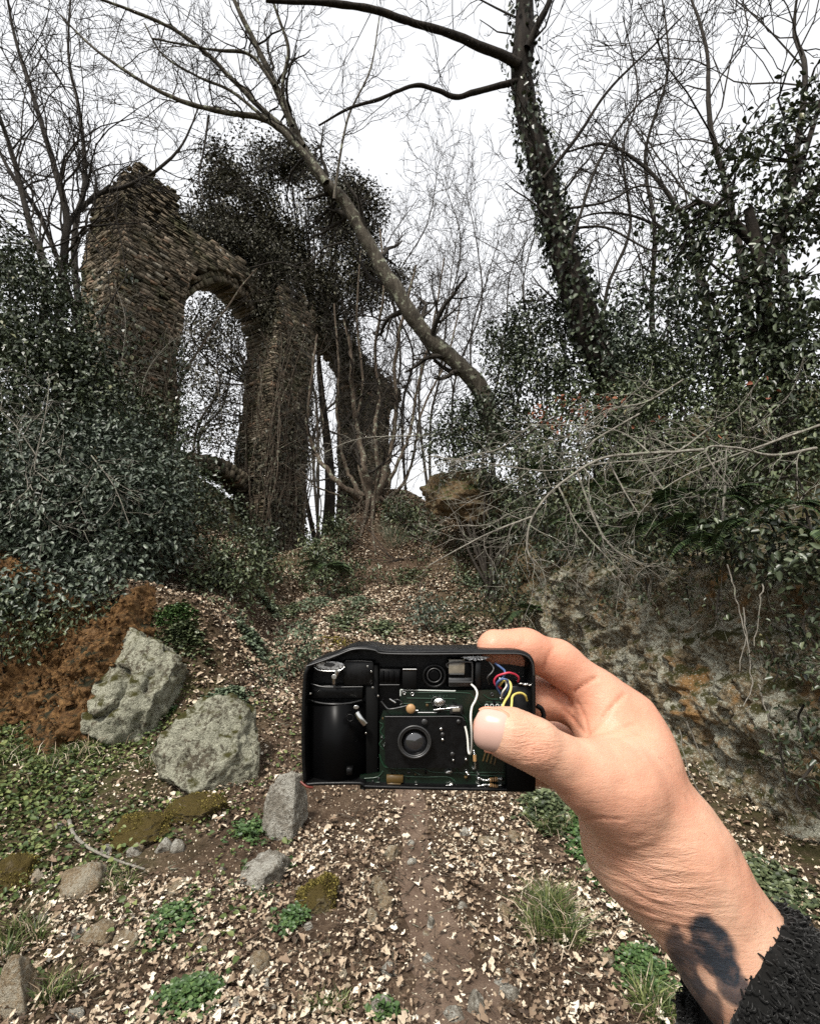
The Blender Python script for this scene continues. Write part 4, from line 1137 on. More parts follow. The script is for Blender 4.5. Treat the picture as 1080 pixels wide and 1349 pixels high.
pale('hanging_bough', [([(1075, 590), (1020, 600), (970, 590), (930, 592), (955, 635), (1000, 665), (1030, 690)], .012, None), ([(955, 640), (952, 700), (965, 730), (1000, 742), (1080, 762)], .011, None), ([(965, 735), (1010, 738), (1060, 745)], .007, None), ([(1000, 660), (1040, 670), (1075, 655)], .007, None)], 'pale bough reaching out from under the ivy-smothered tree', 3.65)
pale('hanging_bough', [([(940, 560), (880, 600), (800, 610), (720, 620), (640, 610), (560, 600)], .011, None), ([(860, 600), (820, 570), (770, 560), (700, 560)], .008, None)], 'long level bough crossing in front of the low shrub by the leaning tree', (4.6, 5.4))
pale('hanging_bough', [([(1080, 560), (1010, 585), (940, 610), (880, 640), (840, 680), (820, 720)], .010, None), ([(960, 600), (930, 650), (920, 700), (935, 730)], .007, None)], 'thin pale bough trailing down over the fern bed', (3.6, 4.3))
pale('hanging_bough', [([(700, 560), (660, 590), (620, 600), (570, 615), (530, 640)], .010, None), ([(720, 600), (670, 640), (620, 660), (580, 690)], .009, None), ([(680, 620), (700, 660), (680, 700), (640, 715)], .007, None)], 'pale twiggy bough in front of the tuff ledge', (6.2, 7.2))
pale('hanging_bough', [([(900, 500), (850, 530), (800, 540), (750, 575), (700, 590)], .009, None), ([(1000, 500), (970, 540), (930, 560), (880, 565)], .009, None), ([(1060, 470), (1040, 520), (1000, 560), (985, 600)], .008, None)], 'pale wiry bough among the leaves below the ivy-smothered tree', (4.4, 5.2))
pale('hanging_bough', [([(640, 555), (600, 570), (540, 574), (480, 577), (440, 590), (405, 612)], .018, (9.5, 10.5))], 'level bare bough reaching across to the coppiced stump', 10)
pale('hanging_bough', [([(10, 670), (40, 640), (48, 600), (60, 545), (66, 500)], .011, None), ([(45, 620), (80, 640), (85, 600)], .007, None), ([(40, 640), (60, 680), (85, 700)], .006, None), ([(120, 600), (150, 640), (170, 690)], .008, None), ([(48, 600), (20, 560), (0, 540)], .007, None)], 'pale leafless bough in front of the ivy-choked thicket', 5.4)
pale('hanging_bough', [([(150, 590), (140, 520), (125, 460), (100, 400)], .018, None), ([(150, 560), (160, 480), (165, 420), (150, 370)], .014, None), ([(185, 570), (190, 500), (215, 460), (240, 440)], .013, None)], 'thin pale stems standing in front of the peaked pier', 10)
# hanging rootlets on the rock face
for i, run in enumerate([[(957, 745), (970, 790), (980, 840), (975, 885)], [(1005, 770), (1000, 800), (995, 850)], [(1000, 900), (1010, 940), (1022, 975)], [(978, 800), (985, 850), (990, 900), (980, 930)], [(895, 960), (905, 1010), (930, 1060), (945, 1080)], [(905, 950), (925, 1000), (940, 1040)]]):
    Y_ = 3.22 if i < 4 else 3.7
    s_ = Acc(); p_ = crom(pl(Y_, *run), 6); tubes(s_, p_ + rng.normal(0, .004, p_.shape), np.linspace(.005, .003, len(p_)), 5)
    o = build(s_, 'hanging_root', M['bark_pale'], None, True)
    tag(o, 'thin pale rootlet hanging down the rock face', 'root', 'rootlets on the rock face')

# ------------------------------------------------------------------ ferns
def fern_mesh(seed):
    rg = np.random.default_rng(seed); a = Acc()
    n = 22
    t_ = np.linspace(0, 1, n)
    L = .48
    p = np.stack([t_ * 0, L * (t_ - .25 * t_ ** 2), L * (.35 * t_ - .75 * t_ ** 2)], -1)
    tubes(a, p, np.linspace(.003, .0012, n), 3, .4)
    for s in (-1, 1):
        i = np.arange(3, n)
        ln = .12 * np.sin(np.clip(t_[i] * 1.02, 0, 1) * pi) ** .7 + .008
        A = np.stack([s * np.ones(len(i)), np.full(len(i), .35), np.full(len(i), -.22)], -1)
        C = p[i] + nrm(A) * (ln / 2)[:, None]
        leaves(a, C, A, np.tile([0, 0.2, 1.], (len(i), 1)) + rg.normal(0, .15, (len(i), 3)), ln, rg.random(len(i)), .22, .04, .12)
    m_ = a.mesh('frond'); m_.materials.append(M['fern']); return m_
FR = [fern_mesh(i) for i in range(3)]
FL = 'green fern sprouting from the shaded top of the rock face'
for i, (px, py, Y_, s) in enumerate([(820, 695, 4.7, .9), (860, 690, 4.25, .9), (905, 690, 3.85, .8), (930, 712, 3.65, .75), (760, 690, 5.3, .9), (700, 620, 6.2, .9), (985, 690, 3.3, .7), (880, 655, 4.15, .9), (1040, 665, 3.05, .65), (800, 640, 5.0, .9), (950, 655, 3.6, .8), (430, 745, 9.4, 1.4), (690, 805, 6.9, 1.), (665, 835, 6.6, .9), (1070, 700, 2.9, .6)]):
    c = PY(px, py, Y_)
    lb = FL
    if i == 11: lb = 'fern at the foot of the stump mound beside the dark leafy bush'
    if i in (12, 13): lb = 'low fern against the corner of the rock face'
    r_ = thing('fern', c, lb, 'fern', 'ferns on the bank')
    for k in range(7):
        o = bpy.data.objects.new('frond', FR[k % 3]); COL.objects.link(o); o.parent = r_
        o.rotation_euler = (rng.uniform(-.2, .45), rng.uniform(-.2, .2), pi + rng.uniform(-1.7, 1.7) if i < 11 else rng.uniform(0, 6.28))
        o.scale = (s * rng.uniform(.7, 1.1),) * 3

# ------------------------------------------------------------------ ground plants
def on_ground(x, y, dz=0.0):
    return np.stack([x, y, hgt(x, y) + dz], -1)
def clover(px, py, wpx, hpx, n_, label, mat='clover', lf=.022, dome=.05, name='clover_clump'):
    g = G(px, py); D = (g - EYE) @ FW
    rx = wpx / F * D / 2; a_ = G(px, py - hpx / 2)[1]; b_ = G(px, py + hpx / 2)[1]; ry = max((a_ - b_) / 2, .05)
    u = rng.normal(0, .45, n_); v = rng.normal(0, .45, n_)
    x = g[0] + u * rx; y = g[1] + v * ry
    P_ = on_ground(x, y) + np.array([0, 0, 1.]) * (dome * np.exp(-(u * u + v * v)) * rng.uniform(.3, 1.1, n_))[:, None]
    a = Acc()
    th = rng.uniform(0, 2 * pi, n_)
    for k in range(3):
        A = np.stack([np.cos(th + k * 2.1), np.sin(th + k * 2.1), rng.normal(.1, .25, n_)], -1)
        s = lf * rng.uniform(.6, 1.2, n_)
        leaves(a, P_ + A * s[:, None] * .5, A, np.tile([0, -.2, 1.], (n_, 1)) + rng.normal(0, .3, (n_, 3)), s, np.clip(rng.random(n_) * .8 + .1, 0, 1), .85)
    r_ = thing(name, g, label, 'plant', 'low green plants on the ground')
    s_ = Acc(); m_ = min(n_, 120)
    ptsS = np.stack([P_[:m_] * [1, 1, 0] + np.array([0, 0, 1.]) * (hgt(x[:m_], y[:m_]) - .01)[:, None], P_[:m_]], 1)
    tubes(s_, ptsS, np.full((m_, 2), .0012), 3)
    build(s_, 'stalk', M['grass'], r_)['kind'] = 'stuff'; build(a, 'foliage', M[mat], r_)
clover(352, 1155, 50, 45, 260, 'bright clover clump spilling over the flat grey stone')
clover(780, 1125, 60, 130, 700, 'long bright green clover patch beside the forearm', lf=.026)
clover(330, 1100, 60, 40, 170, 'sparse clover between the standing stone and the mossy hump')
clover(250, 1320, 90, 60, 420, 'leafy green patch at the foot of the loose stones', lf=.02)
clover(215, 940, 26, 18, 120, 'small weed rooted in a crack between the lichen boulders', lf=.03)
clover(385, 1215, 50, 36, 120, 'sprinkling of green seedlings beside the small mossy stone', lf=.02)
clover(505, 1345, 40, 24, 120, 'leafy seedling by the white jagged stone', lf=.024)
clover(230, 1215, 70, 60, 200, 'thin green weeds among the litter below the pale stick', lf=.02)
clover(1010, 1170, 110, 90, 500, 'dark green weeds behind the wrist', 'shrub', .03)
clover(850, 1290, 90, 80, 350, 'green weeds under the wrist', lf=.02)
clover(230, 815, 60, 20, 400, 'mossy green cushion on top of the ring-grooved boulder', lf=.03)
clover(440, 850, 60, 24, 260, 'yellow-green moss cushion on the slope just above the held camera', 'moss', .03)
clover(720, 1078, 60, 50, 420, 'dark green plant tucked behind the thumb', 'shrub', .03, .12)

# undergrowth on the slope behind the held camera
UG = [(345, 790, 'low nettles where the uphill path bends'), (375, 815, 'low nettles at the outer edge of the uphill path'), (470, 800, 'sparse green herbs in the middle of the leafy slope'), (505, 835, 'green herbs just above the top of the held camera'), (600, 835, 'dark herbs beside the index fingertip'), (455, 825, 'mossy herbs between the pale shrub and the slope'),
      (330, 850, 'herbs in the lee of the rounded shrub'), (625, 770, 'tangle of herbs below the tuff hollow'), (415, 800, 'herbs on the path verge below the mound'), (540, 765, 'herbs under the hanging roots')]
for px, py, lb in UG: clover(px, py, 60, 30, 190, lb, 'shrub' if py % 2 else 'pale_shrub', .045, .14, 'herb_patch')
clover(120, 862, 70, 40, 500, 'dark herbs wedged between the scarp and the ring-grooved boulder', 'ivy', .045, .15, 'herb_patch')
clover(240, 850, 70, 40, 300, 'green herbs on the shelf above the ring-grooved boulder', 'shrub', .04, .10, 'herb_patch')
clover(300, 925, 60, 24, 300, 'herbs capping the pitted boulder', 'pale_shrub', .035, .10, 'herb_patch')
clover(255, 1022, 70, 24, 400, 'herbs along the foot of the pitted boulder', 'shrub', .03, .08, 'herb_patch')

# green carpet on the left
n_ = 44000
x = rng.uniform(-5.2, -.7, n_); y = rng.uniform(1.9, 5.0, n_)
pr = np.clip(.95 * sst(-x - .28 * (y - 2.2), .75, 2.2) * sst(y, 2.2, 3.6) + .12, 0, 1)
k = (rng.random(n_) < pr * .8) & (fbm(np.c_[x, y, x * 0] * 2.3, 3, 8) > -.05 - .2 * sst(y, 3.4, 4.2))
x, y = x[k], y[k]; n_ = len(x)
P_ = on_ground(x, y, rng.uniform(.005, .05, n_)); a = Acc()
th = rng.uniform(0, 6.28, n_)
leaves(a, P_, np.stack([np.cos(th), np.sin(th), rng.normal(.1, .3, n_)], -1), np.tile([0, -.1, 1.], (n_, 1)) + rng.normal(0, .4, (n_, 3)), rng.uniform(.018, .042, n_), np.clip(rng.random(n_) * .9, 0, 1), .7)
tag(build(a, 'ground_cover', M['grass']), 'green carpet of small weeds below the ochre scarp', 'ground cover', kind='stuff')

def tuft(px, py, wpx, n_, h_, label, mat='grass'):
    g = G(px, py); D = (g - EYE) @ FW; r0 = wpx / F * D / 2
    u = nrm(rng.normal(size=(n_, 3))); u[:, 2] = 0
    cl_ = rng.normal(0, .42, (7, 3)) * [1, 1, 0] * r0
    b = g + cl_[rng.integers(0, 7, n_)] + u * (r0 * .30 * np.sqrt(rng.random(n_)))[:, None]
    b[:, 2] = hgt(b[:, 0], b[:, 1]) - .01
    d = nrm(u * rng.uniform(.2, .9, (n_, 1)) + [0, 0, 1])
    L_ = h_ * rng.uniform(.5, 1.2, n_)[:, None]
    sdv = nrm(np.cross(d, rng.normal(size=d.shape))) * .0022
    v0, v1 = b - sdv, b + sdv
    m1 = b + d * L_ * .55
    e = b + d * L_ + u * L_ * .35 - np.array([0, 0, 1.]) * L_ * rng.uniform(.05, .35, (n_, 1))
    V = np.stack([v0, v1, m1 + sdv * .8, m1 - sdv * .8, e], 1)
    i = (np.arange(n_) * 5)[:, None]
    a = Acc(); a.add(V.reshape(-1, 3), i + [0, 1, 2, 3], i + [3, 2, 4], np.repeat(rng.random(n_), 5))
    nd_ = n_ // 5
    kd = rng.choice(n_, nd_, replace=False); sh = rng.normal(0, r0 * .35, (nd_, 1, 3)) * [1, 1, 0]
    ad = Acc(); ad.add((V[kd] + sh).reshape(-1, 3), (np.arange(nd_) * 5)[:, None] + [0, 1, 2, 3], (np.arange(nd_) * 5)[:, None] + [3, 2, 4], np.repeat(rng.uniform(.3, .9, nd_), 5))
    r_ = thing('grass_tuft', g, label, 'grass tuft', 'grass tufts in the litter')
    o = build(a, 'blades', M[mat], r_); o['kind'] = 'stuff'
    o = build(ad, 'dead_blades', M['litter'], r_); o['kind'] = 'stuff'
tuft(725, 1215, 105, 900, .16, 'large dark grass tuft beside the dirt path')
tuft(715, 1090, 50, 300, .13, 'grass tuft peeping out beneath the thumb')
tuft(225, 1010, 90, 500, .14, 'grass tuft under the ring-grooved boulder')
tuft(120, 985, 120, 700, .12, 'grass fringe at the foot of the ochre scarp')
tuft(30, 990, 100, 600, .12, 'grass fringe below the darkest part of the scarp')
tuft(165, 1165, 50, 160, .10, 'thin grass tuft by the middle of the pale stick')
tuft(240, 1080, 30, 120, .10, 'little grass tuft on the mossy hump')
tuft(20, 1250, 60, 250, .12, 'grass tuft beside the blocky ochre stone')
tuft(430, 1330, 60, 160, .08, 'short grass sprouting through the pale litter')
tuft(80, 1320, 60, 160, .10, 'sparse grass between two ochre stones')
tuft(880, 1330, 100, 420, .12, 'grass tuft below the black sleeve')
tuft(640, 720, 60, 500, .35, 'coarse pale grass hanging beside the tuff hollow', 'pale_shrub')
tuft(530, 700, 60, 500, .35, 'coarse grass hanging under the stump roots', 'pale_shrub')

# ------------------------------------------------------------------ leaf litter
n_ = 140000
y = 1.7 + 13.5 * rng.random(n_) ** 2.1
x = -.9 + rng.normal(0, 1, n_) * np.interp(y, [1.7, 5, 9, 14], [2.2, 1.9, 1.7, 2.2]) * 1.0 + np.interp(y, [1.7, 4, 8, 14], [.9, .9, .5, .8])
dp = path_dist(x, y)
keep = (rng.random(n_) < np.clip((dp - .25) * .75, .22, 1))
keep &= x < cliff_x(y) + .1
clump = fbm(np.c_[x * 2.2, y * 2.2, x * 0], 3, 15)
keep &= clump > -.30 + .35 * (rng.random(n_) - .5)
grn = sst(-x - .28 * (y - 2.2), .75, 2.2) * sst(y, 2.2, 3.6) * (1 - sst(y, 4.4, 5))
keep &= rng.random(n_) > .45 * grn
x, y, clump = x[keep], y[keep], clump[keep]; n_ = len(x)
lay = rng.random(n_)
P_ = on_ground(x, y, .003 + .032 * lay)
s = np.clip(np.exp(rng.normal(-3.9, .42, n_)), .008, .058) * (1 + .05 * np.clip(y - 4, 0, 6))
th = rng.uniform(0, 6.28, n_)
A = np.stack([np.cos(th), np.sin(th), rng.normal(0, .3, n_)], -1)
N = np.tile([0, 0, 1.], (n_, 1)) + rng.normal(0, .42, (n_, 3))
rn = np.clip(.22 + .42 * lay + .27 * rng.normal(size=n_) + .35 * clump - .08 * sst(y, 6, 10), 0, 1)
near = y < 3.3
midd = (y >= 3.3) & (y < 5.5)
a = Acc()
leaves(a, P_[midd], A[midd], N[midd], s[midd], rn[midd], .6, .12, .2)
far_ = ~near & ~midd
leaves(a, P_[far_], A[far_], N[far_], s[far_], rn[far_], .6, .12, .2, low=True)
m2 = 60000                                       # upper slope and mound
y2 = rng.uniform(5.5, 14.5, m2); x2_ = rng.normal(-.2, 1.6, m2)
k2 = (x2_ < cliff_x(y2) + .1) & (fbm(np.c_[x2_, y2, x2_ * 0] * 1.5, 3, 19) > -.02)
x2_, y2 = x2_[k2], y2[k2]; m2 = len(x2_)
t2 = rng.uniform(0, 6.28, m2)
leaves(a, on_ground(x2_, y2, rng.uniform(.01, .05, m2)), np.stack([np.cos(t2), np.sin(t2), rng.normal(0, .3, m2)], -1), np.tile([0, -.25, 1.], (m2, 1)) + rng.normal(0, .45, (m2, 3)), rng.uniform(.035, .075, m2), np.clip(.42 + .3 * rng.normal(size=m2), 0, 1), .6, .12, .2, low=True)
m3 = 14000                                       # shelf above the boulders
y3 = rng.uniform(4.7, 8.5, m3); x3 = rng.uniform(-3.6, -.9, m3)
k3 = fbm(np.c_[x3, y3, x3 * 0] * 2.0, 3, 29) > -.18
x3, y3 = x3[k3], y3[k3]; m3 = len(x3); t3 = rng.uniform(0, 6.28, m3)
leaves(a, on_ground(x3, y3, rng.uniform(.005, .04, m3)), np.stack([np.cos(t3), np.sin(t3), rng.normal(0, .3, m3)], -1), np.tile([0, -.2, 1.], (m3, 1)) + rng.normal(0, .45, (m3, 3)), np.exp(rng.normal(-3.4, .4, m3)), np.clip(.4 + .3 * rng.normal(size=m3), 0, 1), .6, .12, .2)
# lobed, curled oak leaves close by
An = nrm(A[near]); Nn = nrm(N[near] - An * (N[near] * An).sum(-1, keepdims=True)); Wn = np.cross(An, Nn)
out = np.array([(-.5, 0), (-.25, .20), (-.08, .12), (.08, .27), (.26, .16), (.5, .0), (.26, -.16), (.08, -.27), (-.08, -.12), (-.25, -.20)])
m_ = near.sum(); sn = s[near][:, None] * 1.15
cu = rng.normal(0, .8, (m_, 1)); cv = rng.normal(.5, .9, (m_, 1))
V = []
for u, v in [(0., 0.)] + [tuple(o_) for o_ in out]:
    V.append(P_[near] + sn * (An * u + Wn * v * rng.uniform(.75, 1.25, (m_, 1)) + Nn * (cu * u * u + cv * v * v * 2.2)))
V = np.stack(V, 1); i = (np.arange(m_) * 11)[:, None, None]
tr = np.stack([np.zeros(10, int), 1 + np.arange(10), 1 + (np.arange(10) + 1) % 10], -1)[None] + i
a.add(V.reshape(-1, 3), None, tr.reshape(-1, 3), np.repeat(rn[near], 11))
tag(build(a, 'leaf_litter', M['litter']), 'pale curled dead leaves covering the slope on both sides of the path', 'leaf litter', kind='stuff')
# grit and crumbs of tuff
n_ = 12000
y = 1.75 + 3.4 * rng.random(n_) ** 1.5; x = rng.normal(-.2, 1.1, n_)
P_ = on_ground(x, y, .002); s = np.clip(np.exp(rng.normal(-5.5, .45, n_)), .002, .014)[:, None, None]
tet = nrm(np.array([(1, 0, -.5), (-.6, .8, -.5), (-.6, -.8, -.5), (.7, .6, .6), (-.7, .3, .7), (.1, -.8, .6)]))
V = P_[:, None] + s * (tet[None] + rng.normal(0, .2, (n_, 6, 3)))
ft = np.array([(3, 4, 5), (0, 3, 5), (0, 1, 3), (1, 4, 3), (1, 2, 4), (2, 5, 4), (2, 0, 5)])
a = Acc(); a.add(V.reshape(-1, 3), None, (ft[None] + (np.arange(n_) * 6)[:, None, None]).reshape(-1, 3), np.repeat(rng.uniform(.2, 1, n_), 6))
tag(build(a, 'gravel', M['litter']), 'fine pale grit strewn over the path', 'gravel', kind='stuff')
n_ = 3200
y = 1.75 + 5 * rng.random(n_) ** 1.6; x = rng.normal(-.3, 1.3, n_)
P_ = on_ground(x, y, rng.uniform(.006, .03, n_)); th = rng.uniform(0, 6.28, n_)
d_ = np.stack([np.cos(th), np.sin(th), rng.normal(0, .15, n_)], -1) * np.exp(rng.normal(-3.6, .5, n_))[:, None]
bnd = rng.normal(0, .25, (n_, 3)) * np.linalg.norm(d_, axis=1, keepdims=True)
a = Acc(); tubes(a, np.stack([P_ - d_, P_ + bnd * .5, P_ + d_], 1), rng.uniform(.0008, .0024, (n_, 1)).repeat(3, 1), 4)
tag(build(a, 'debris', M['bark_root']), 'broken bits of twig mixed into the leaf litter', 'debris', kind='stuff')
# twigs lying about
def stick(run, r0, label, mat='bark_pale', dz=.02, group=None):
    p = np.array([G(*q_) for q_ in run]); p[:, 2] += dz
    p = crom(p, 8); s_ = Acc()
    tubes(s_, p, np.linspace(r0, r0 * .5, len(p)) * (1 + .15 * vnoise(p * 40, 1)), 7, cap=True)
    tag(build(s_, 'stick', M[mat], None, True), label, 'stick', group)
stick([(90, 1092), (97, 1112), (118, 1130), (150, 1145), (190, 1158)], .011, 'curved pale stick lying below the golden mossy stone', dz=.045)
stick([(527, 1252), (522, 1268), (520, 1282)], .009, 'short brown stick upright in the litter', 'bark_root', .02)
stick([(530, 1190), (550, 1165), (575, 1152), (600, 1150)], .004, 'thin dry twig curving across the path', 'bark_root', .012)
for i in range(46):
    px, py = rng.uniform(20, 900), rng.uniform(1040, 1345); th_ = rng.uniform(0, 3.1); l_ = rng.uniform(8, 26)
    stick([(px, py), (px + cos(th_) * l_, py + sin(th_) * l_ * .6 + rng.normal(0, 3)), (px + 2 * cos(th_) * l_, py + 2 * sin(th_) * l_ * .6)], rng.uniform(.0015, .0035), 'fine dry twig lying on the leaf litter', 'bark_root' if rng.random() < .7 else 'bark_pale', .015, 'fine twigs in the litter')
# ------------------------------------------------------------------ materials of the held things
def simple(name, col, rough=.5, metal=0.0, spec=.5, bumpn=None, coat=0.0):
    t = NT(name)
    t.set(Base_Color=tuple(col) + (1,), Roughness=rough, Metallic=metal)
    t.b.inputs['Specular IOR Level'].default_value = spec
    if coat: t.b.inputs['Coat Weight'].default_value = coat
    if bumpn: t.set(Normal=t.bump(t.noise(bumpn[0], 4, .6), bumpn[1], bumpn[2]))
    M[name] = t.m
simple('black_plastic', (.0025, .0025, .0027), .38, 0, .22, (900, .15, .0006))
simple('black_gloss', (.002, .002, .0022), .34, 0, .09)
simple('black_matte', (.002, .002, .002), .6, 0, .12)
simple('chrome', (.62, .62, .60), .25, 1.0, .5)
simple('solder', (.75, .75, .73), .22, 1.0, .5, (2500, .5, .0006))
simple('dull_metal', (.065, .065, .065), .4, .8, .5)
simple('white_wire', (.66, .65, .60), .45)
simple('yellow_wire', (.62, .52, .14), .45)
simple('red_wire', (.45, .03, .06), .45)
simple('blue_wire', (.06, .10, .22), .45)
simple('ceramic', (.36, .21, .09), .5)
simple('kapton', (.075, .045, .012), .4)
simple('red_mark', (.12, .02, .012), .5)
simple('solder_mask_trace', (.008, .028, .014), .3)
simple('print_white', (.45, .48, .45), .6)
t = NT('circuit_board')
t.set(Base_Color=t.mix(t.noise(260, 3, .5), (.0014, .0055, .0028), (.003, .011, .0055)), Roughness=.28)
M['circuit_board'] = t.m
t = NT('finder_glass')
t.set(Base_Color=t.mix(t.noise(500, 4, .7), (.10, .09, .07), (.27, .24, .19)), Roughness=.12)
M['finder_glass'] = t.m
t = NT('lens_glass')
t.set(Base_Color=(.02, .02, .022, 1), Roughness=.03)
t.b.inputs['Coat Weight'].default_value = 1.0; t.b.inputs['Specular IOR Level'].default_value = .9
M['lens_glass'] = t.m
t = NT('scratched_foil')
f_ = t.noise(900, 5, .8)
t.set(Base_Color=t.ramp(f_, [(.42, (.03, .03, .03)), (.52, (.55, .55, .54)), (.7, (.8, .8, .8))]), Roughness=.35, Metallic=.6)
M['scratched_foil'] = t.m

t = NT('black_plastic')
w1 = t.noise(300, 6, .7); w2 = t.noise(2600, 3, .6)
c = t.mix(t.ramp(w2, [(.68, 0), (.76, .5)]), (.0025, .0025, .0027), (.05, .048, .043))
t.set(Base_Color=c, Roughness=t.ramp(w1, [(.35, .26), (.7, .52)]), Normal=t.bump(w2, .12, .0004))
t.b.inputs['Specular IOR Level'].default_value = .24
M['black_plastic'] = t.m

# skin: warm, redder at the finger ends, fine crossing lines, faded tattoo on the wrist
def CS(px, py, D):                       # camera-space: right, up, depth
    return np.array([(px - 540) / F * D, (674.5 - py) / F * D, D])
CM = np.stack([RT, UP, FW], 0)           # rows: camera-space -> world
def W(p): return EYE + np.asarray(p) @ CM

t = NT('skin')
oc = t.pos()
red = t.attr('rnd')
n1 = t.noise(70, 5, .6); n2 = t.noise(420, 4, .6)
c = t.mix(t.ramp(n1, [(.3, 0), (.7, 1)]), (.52, .325, .22), (.62, .42, .30))
c = t.mix(t.math('MULTIPLY', red, .85), c, (.62, .24, .15))
c = t.mix(t.ramp(n2, [(.55, 0), (.8, .35)]), c, (.42, .20, .13))
ink = t.attr('ink')
c = t.mix(t.ramp(t.noise(28, 3, .5), [(.42, 0), (.66, .55)]), c, (.62, .27, .175))
inkm = t.math('MULTIPLY', ink, t.ramp(t.noise(130, 4, .6), [(.25, .8), (.5, 1)]))
c = t.mix(inkm, c, (.028, .033, .042))
hv = t.n('Mapping'); hv.inputs['Scale'].default_value = (1, 1, 1); t.l(oc, hv.inputs['Vector'])
cell = t.vor(900, 'DISTANCE_TO_EDGE')
lines = t.ramp(cell, [(0, 0), (.12, 1)])
b1 = t.bump(lines, .2, .0004)
b2 = t.bump(n2, .25, .0006, b1)
cb_ = t.n('CombineXYZ')
hu_ = t.math('ADD', t.math('MULTIPLY', t.attr('hu'), 1.0), t.math('MULTIPLY', t.attr('hv'), .5))
t.l(t.math('MULTIPLY', hu_, 460.), cb_.inputs[0]); t.l(t.math('MULTIPLY', t.attr('hv'), 130.), cb_.inputs[1])
wr_ = t.noise(1.0, 4, .65, cb_.outputs[0], .8)
b3 = t.bump(t.math('MULTIPLY', wr_, t.attr('wm')), .8, .0016, b2)
t.set(Base_Color=c, Roughness=t.ramp(n2, [(.3, .36), (.7, .55)]), Normal=b3)
t.b.inputs['Specular IOR Level'].default_value = .35
t.b.inputs['Subsurface Weight'].default_value = .12
t.b.inputs['Subsurface Radius'].default_value = (.008, .003, .0015)
t.b.inputs['Subsurface Scale'].default_value = .5
M['skin'] = t.m
simple('nail', (.54, .345, .285), .22, 0, .5)
t = NT('black_wool')
t.set(Base_Color=t.mix(t.noise(900, 3, .6), (.003, .003, .003), (.013, .013, .0125)), Roughness=1.0)
t.b.inputs['Sheen Weight'].default_value = .08
t.b.inputs['Specular IOR Level'].default_value = .1
M['black_wool'] = t.m
simple('arm_hair', (.10, .055, .03), .6)

# ------------------------------------------------------------------ hand
def cap(a_, b_): return (CS(*a_[:3]), CS(*b_[:3]), a_[3] / F * a_[2], b_[3] / F * b_[2])

PALM = [  # (px, py, depth, radius px) pairs: forearm, wrist, metacarpals, thenar, web
    ((1150, 1520, .205, 84), (970, 1258, .220, 72)), ((970, 1258, .220, 71), (872, 1118, .228, 74)),
    ((868, 1112, .232, 72), (838, 1015, .244, 42)), ((858, 1085, .240, 55), (822, 954, .250, 28)),
    ((955, 1235, .246, 56), (878, 1108, .258, 48)),
    ((878, 1108, .262, 46), (812, 962, .270, 29)), ((878, 1112, .275, 42), (808, 988, .288, 28)), ((872, 1130, .285, 40), (800, 1030, .300, 27)),
    ((890, 1142, .231, 64), (804, 1040, .2155, 42)), ((828, 1098, .240, 57), (810, 1045, .240, 42)),
    ((846, 1003, .238, 28), (808, 1022, .223, 28)), ((840, 975, .245, 24), (834, 1022, .230, 36)), ((798, 938, .2455, 29), (818, 952, .246, 25)), ((796, 964, .248, 26), (828, 985, .245, 30)),
]
FINGERS = [
    [(824, 942, .250, 30), (786, 911, .250, 28), (735, 872, .250, 26.5), (692, 856, .247, 26), (650, 853, .244, 23)],      # index, over the top edge
    [(830, 962, .262, 28), (756, 926, .262, 26.5), (700, 920, .257, 26), (660, 922, .257, 23)],             # middle, behind the camera
    [(815, 975, .284, 29), (752, 968, .290, 28), (690, 970, .277, 25), (655, 972, .266, 22)],             # ring
    [(805, 1020, .298, 27), (745, 1015, .297, 25), (690, 1010, .280, 22), (665, 1010, .268, 20)],         # little
    [(812, 1043, .2155, 42), (765, 1017, .210, 37), (702, 980, .2045, 32.5), (672, 967, .2055, 32), (650, 961, .2075, 28)],            # thumb
]
def sd_cone(p, c):
    a_, b_, ra, rb = c
    ba = b_ - a_; pa = p - a_
    h = np.clip((pa @ ba) / (ba @ ba), 0, 1)
    return np.linalg.norm(pa - h[:, None] * ba, axis=1) - (ra + (rb - ra) * h)
def smin(a_, b_, k):
    h = np.maximum(k - np.abs(a_ - b_), 0) / k
    return np.minimum(a_, b_) - h * h * k * .25
FB = [CS(757, 905, .250), CS(735, 848, .256)]
# creases pressed into the skin: (px, py, depth) polylines, width and depth in metres
CREASE = [
    ([(757, 911, .24), (770, 902, .24), (786, 893, .24)], .0007, .0011),
    ([(716, 883, .24), (722, 866, .24), (730, 852, .24)], .0007, .0006),
    ([(687, 850, .24), (690, 838, .24)], .0006, .0004),
    ([(772, 968, .24), (790, 950, .24), (812, 925, .24), (822, 915, .24)], .0007, .0010),
    ([(772, 968, .24), (752, 945, .24), (744, 935, .24)], .0007, .0007),
    ([(774, 966, .24), (770, 945, .24), (760, 925, .24)], .0006, .0006),
    ([(780, 968, .24), (806, 962, .24), (836, 955, .24)], .0006, .0007),
    ([(790, 974, .24), (815, 971, .24), (845, 968, .24)], .0005, .0005),
    ([(765, 1085, .2), (790, 1078, .2), (820, 1080, .2)], .0006, .0005),
]
def hand_field(p):
    d = None
    for pi_, (a_, b_) in enumerate(PALM):
        e = sd_cone(p, cap(a_, b_))
        d = e if d is None else smin(d, e, .010 if pi_ < 8 else .017)
    r = None
    for fi, ch in enumerate(FINGERS):
        e = None
        for a_, b_ in zip(ch[:-1], ch[1:]):
            g = sd_cone(p, cap(a_, b_))
            e = g if e is None else smin(e, g, .004)
        e = smin(d, e, .016 if fi == 4 else .008)
        r = e if r is None else np.minimum(r, e)
    return r
LO = np.array([.022, -.300, .180]); HI = np.array([.205, -.036, .325]); ST = .0013
nn = np.ceil((HI - LO) / ST).astype(int)
gx, gy, gz = [LO[i] + ST * np.arange(nn[i]) for i in range(3)]
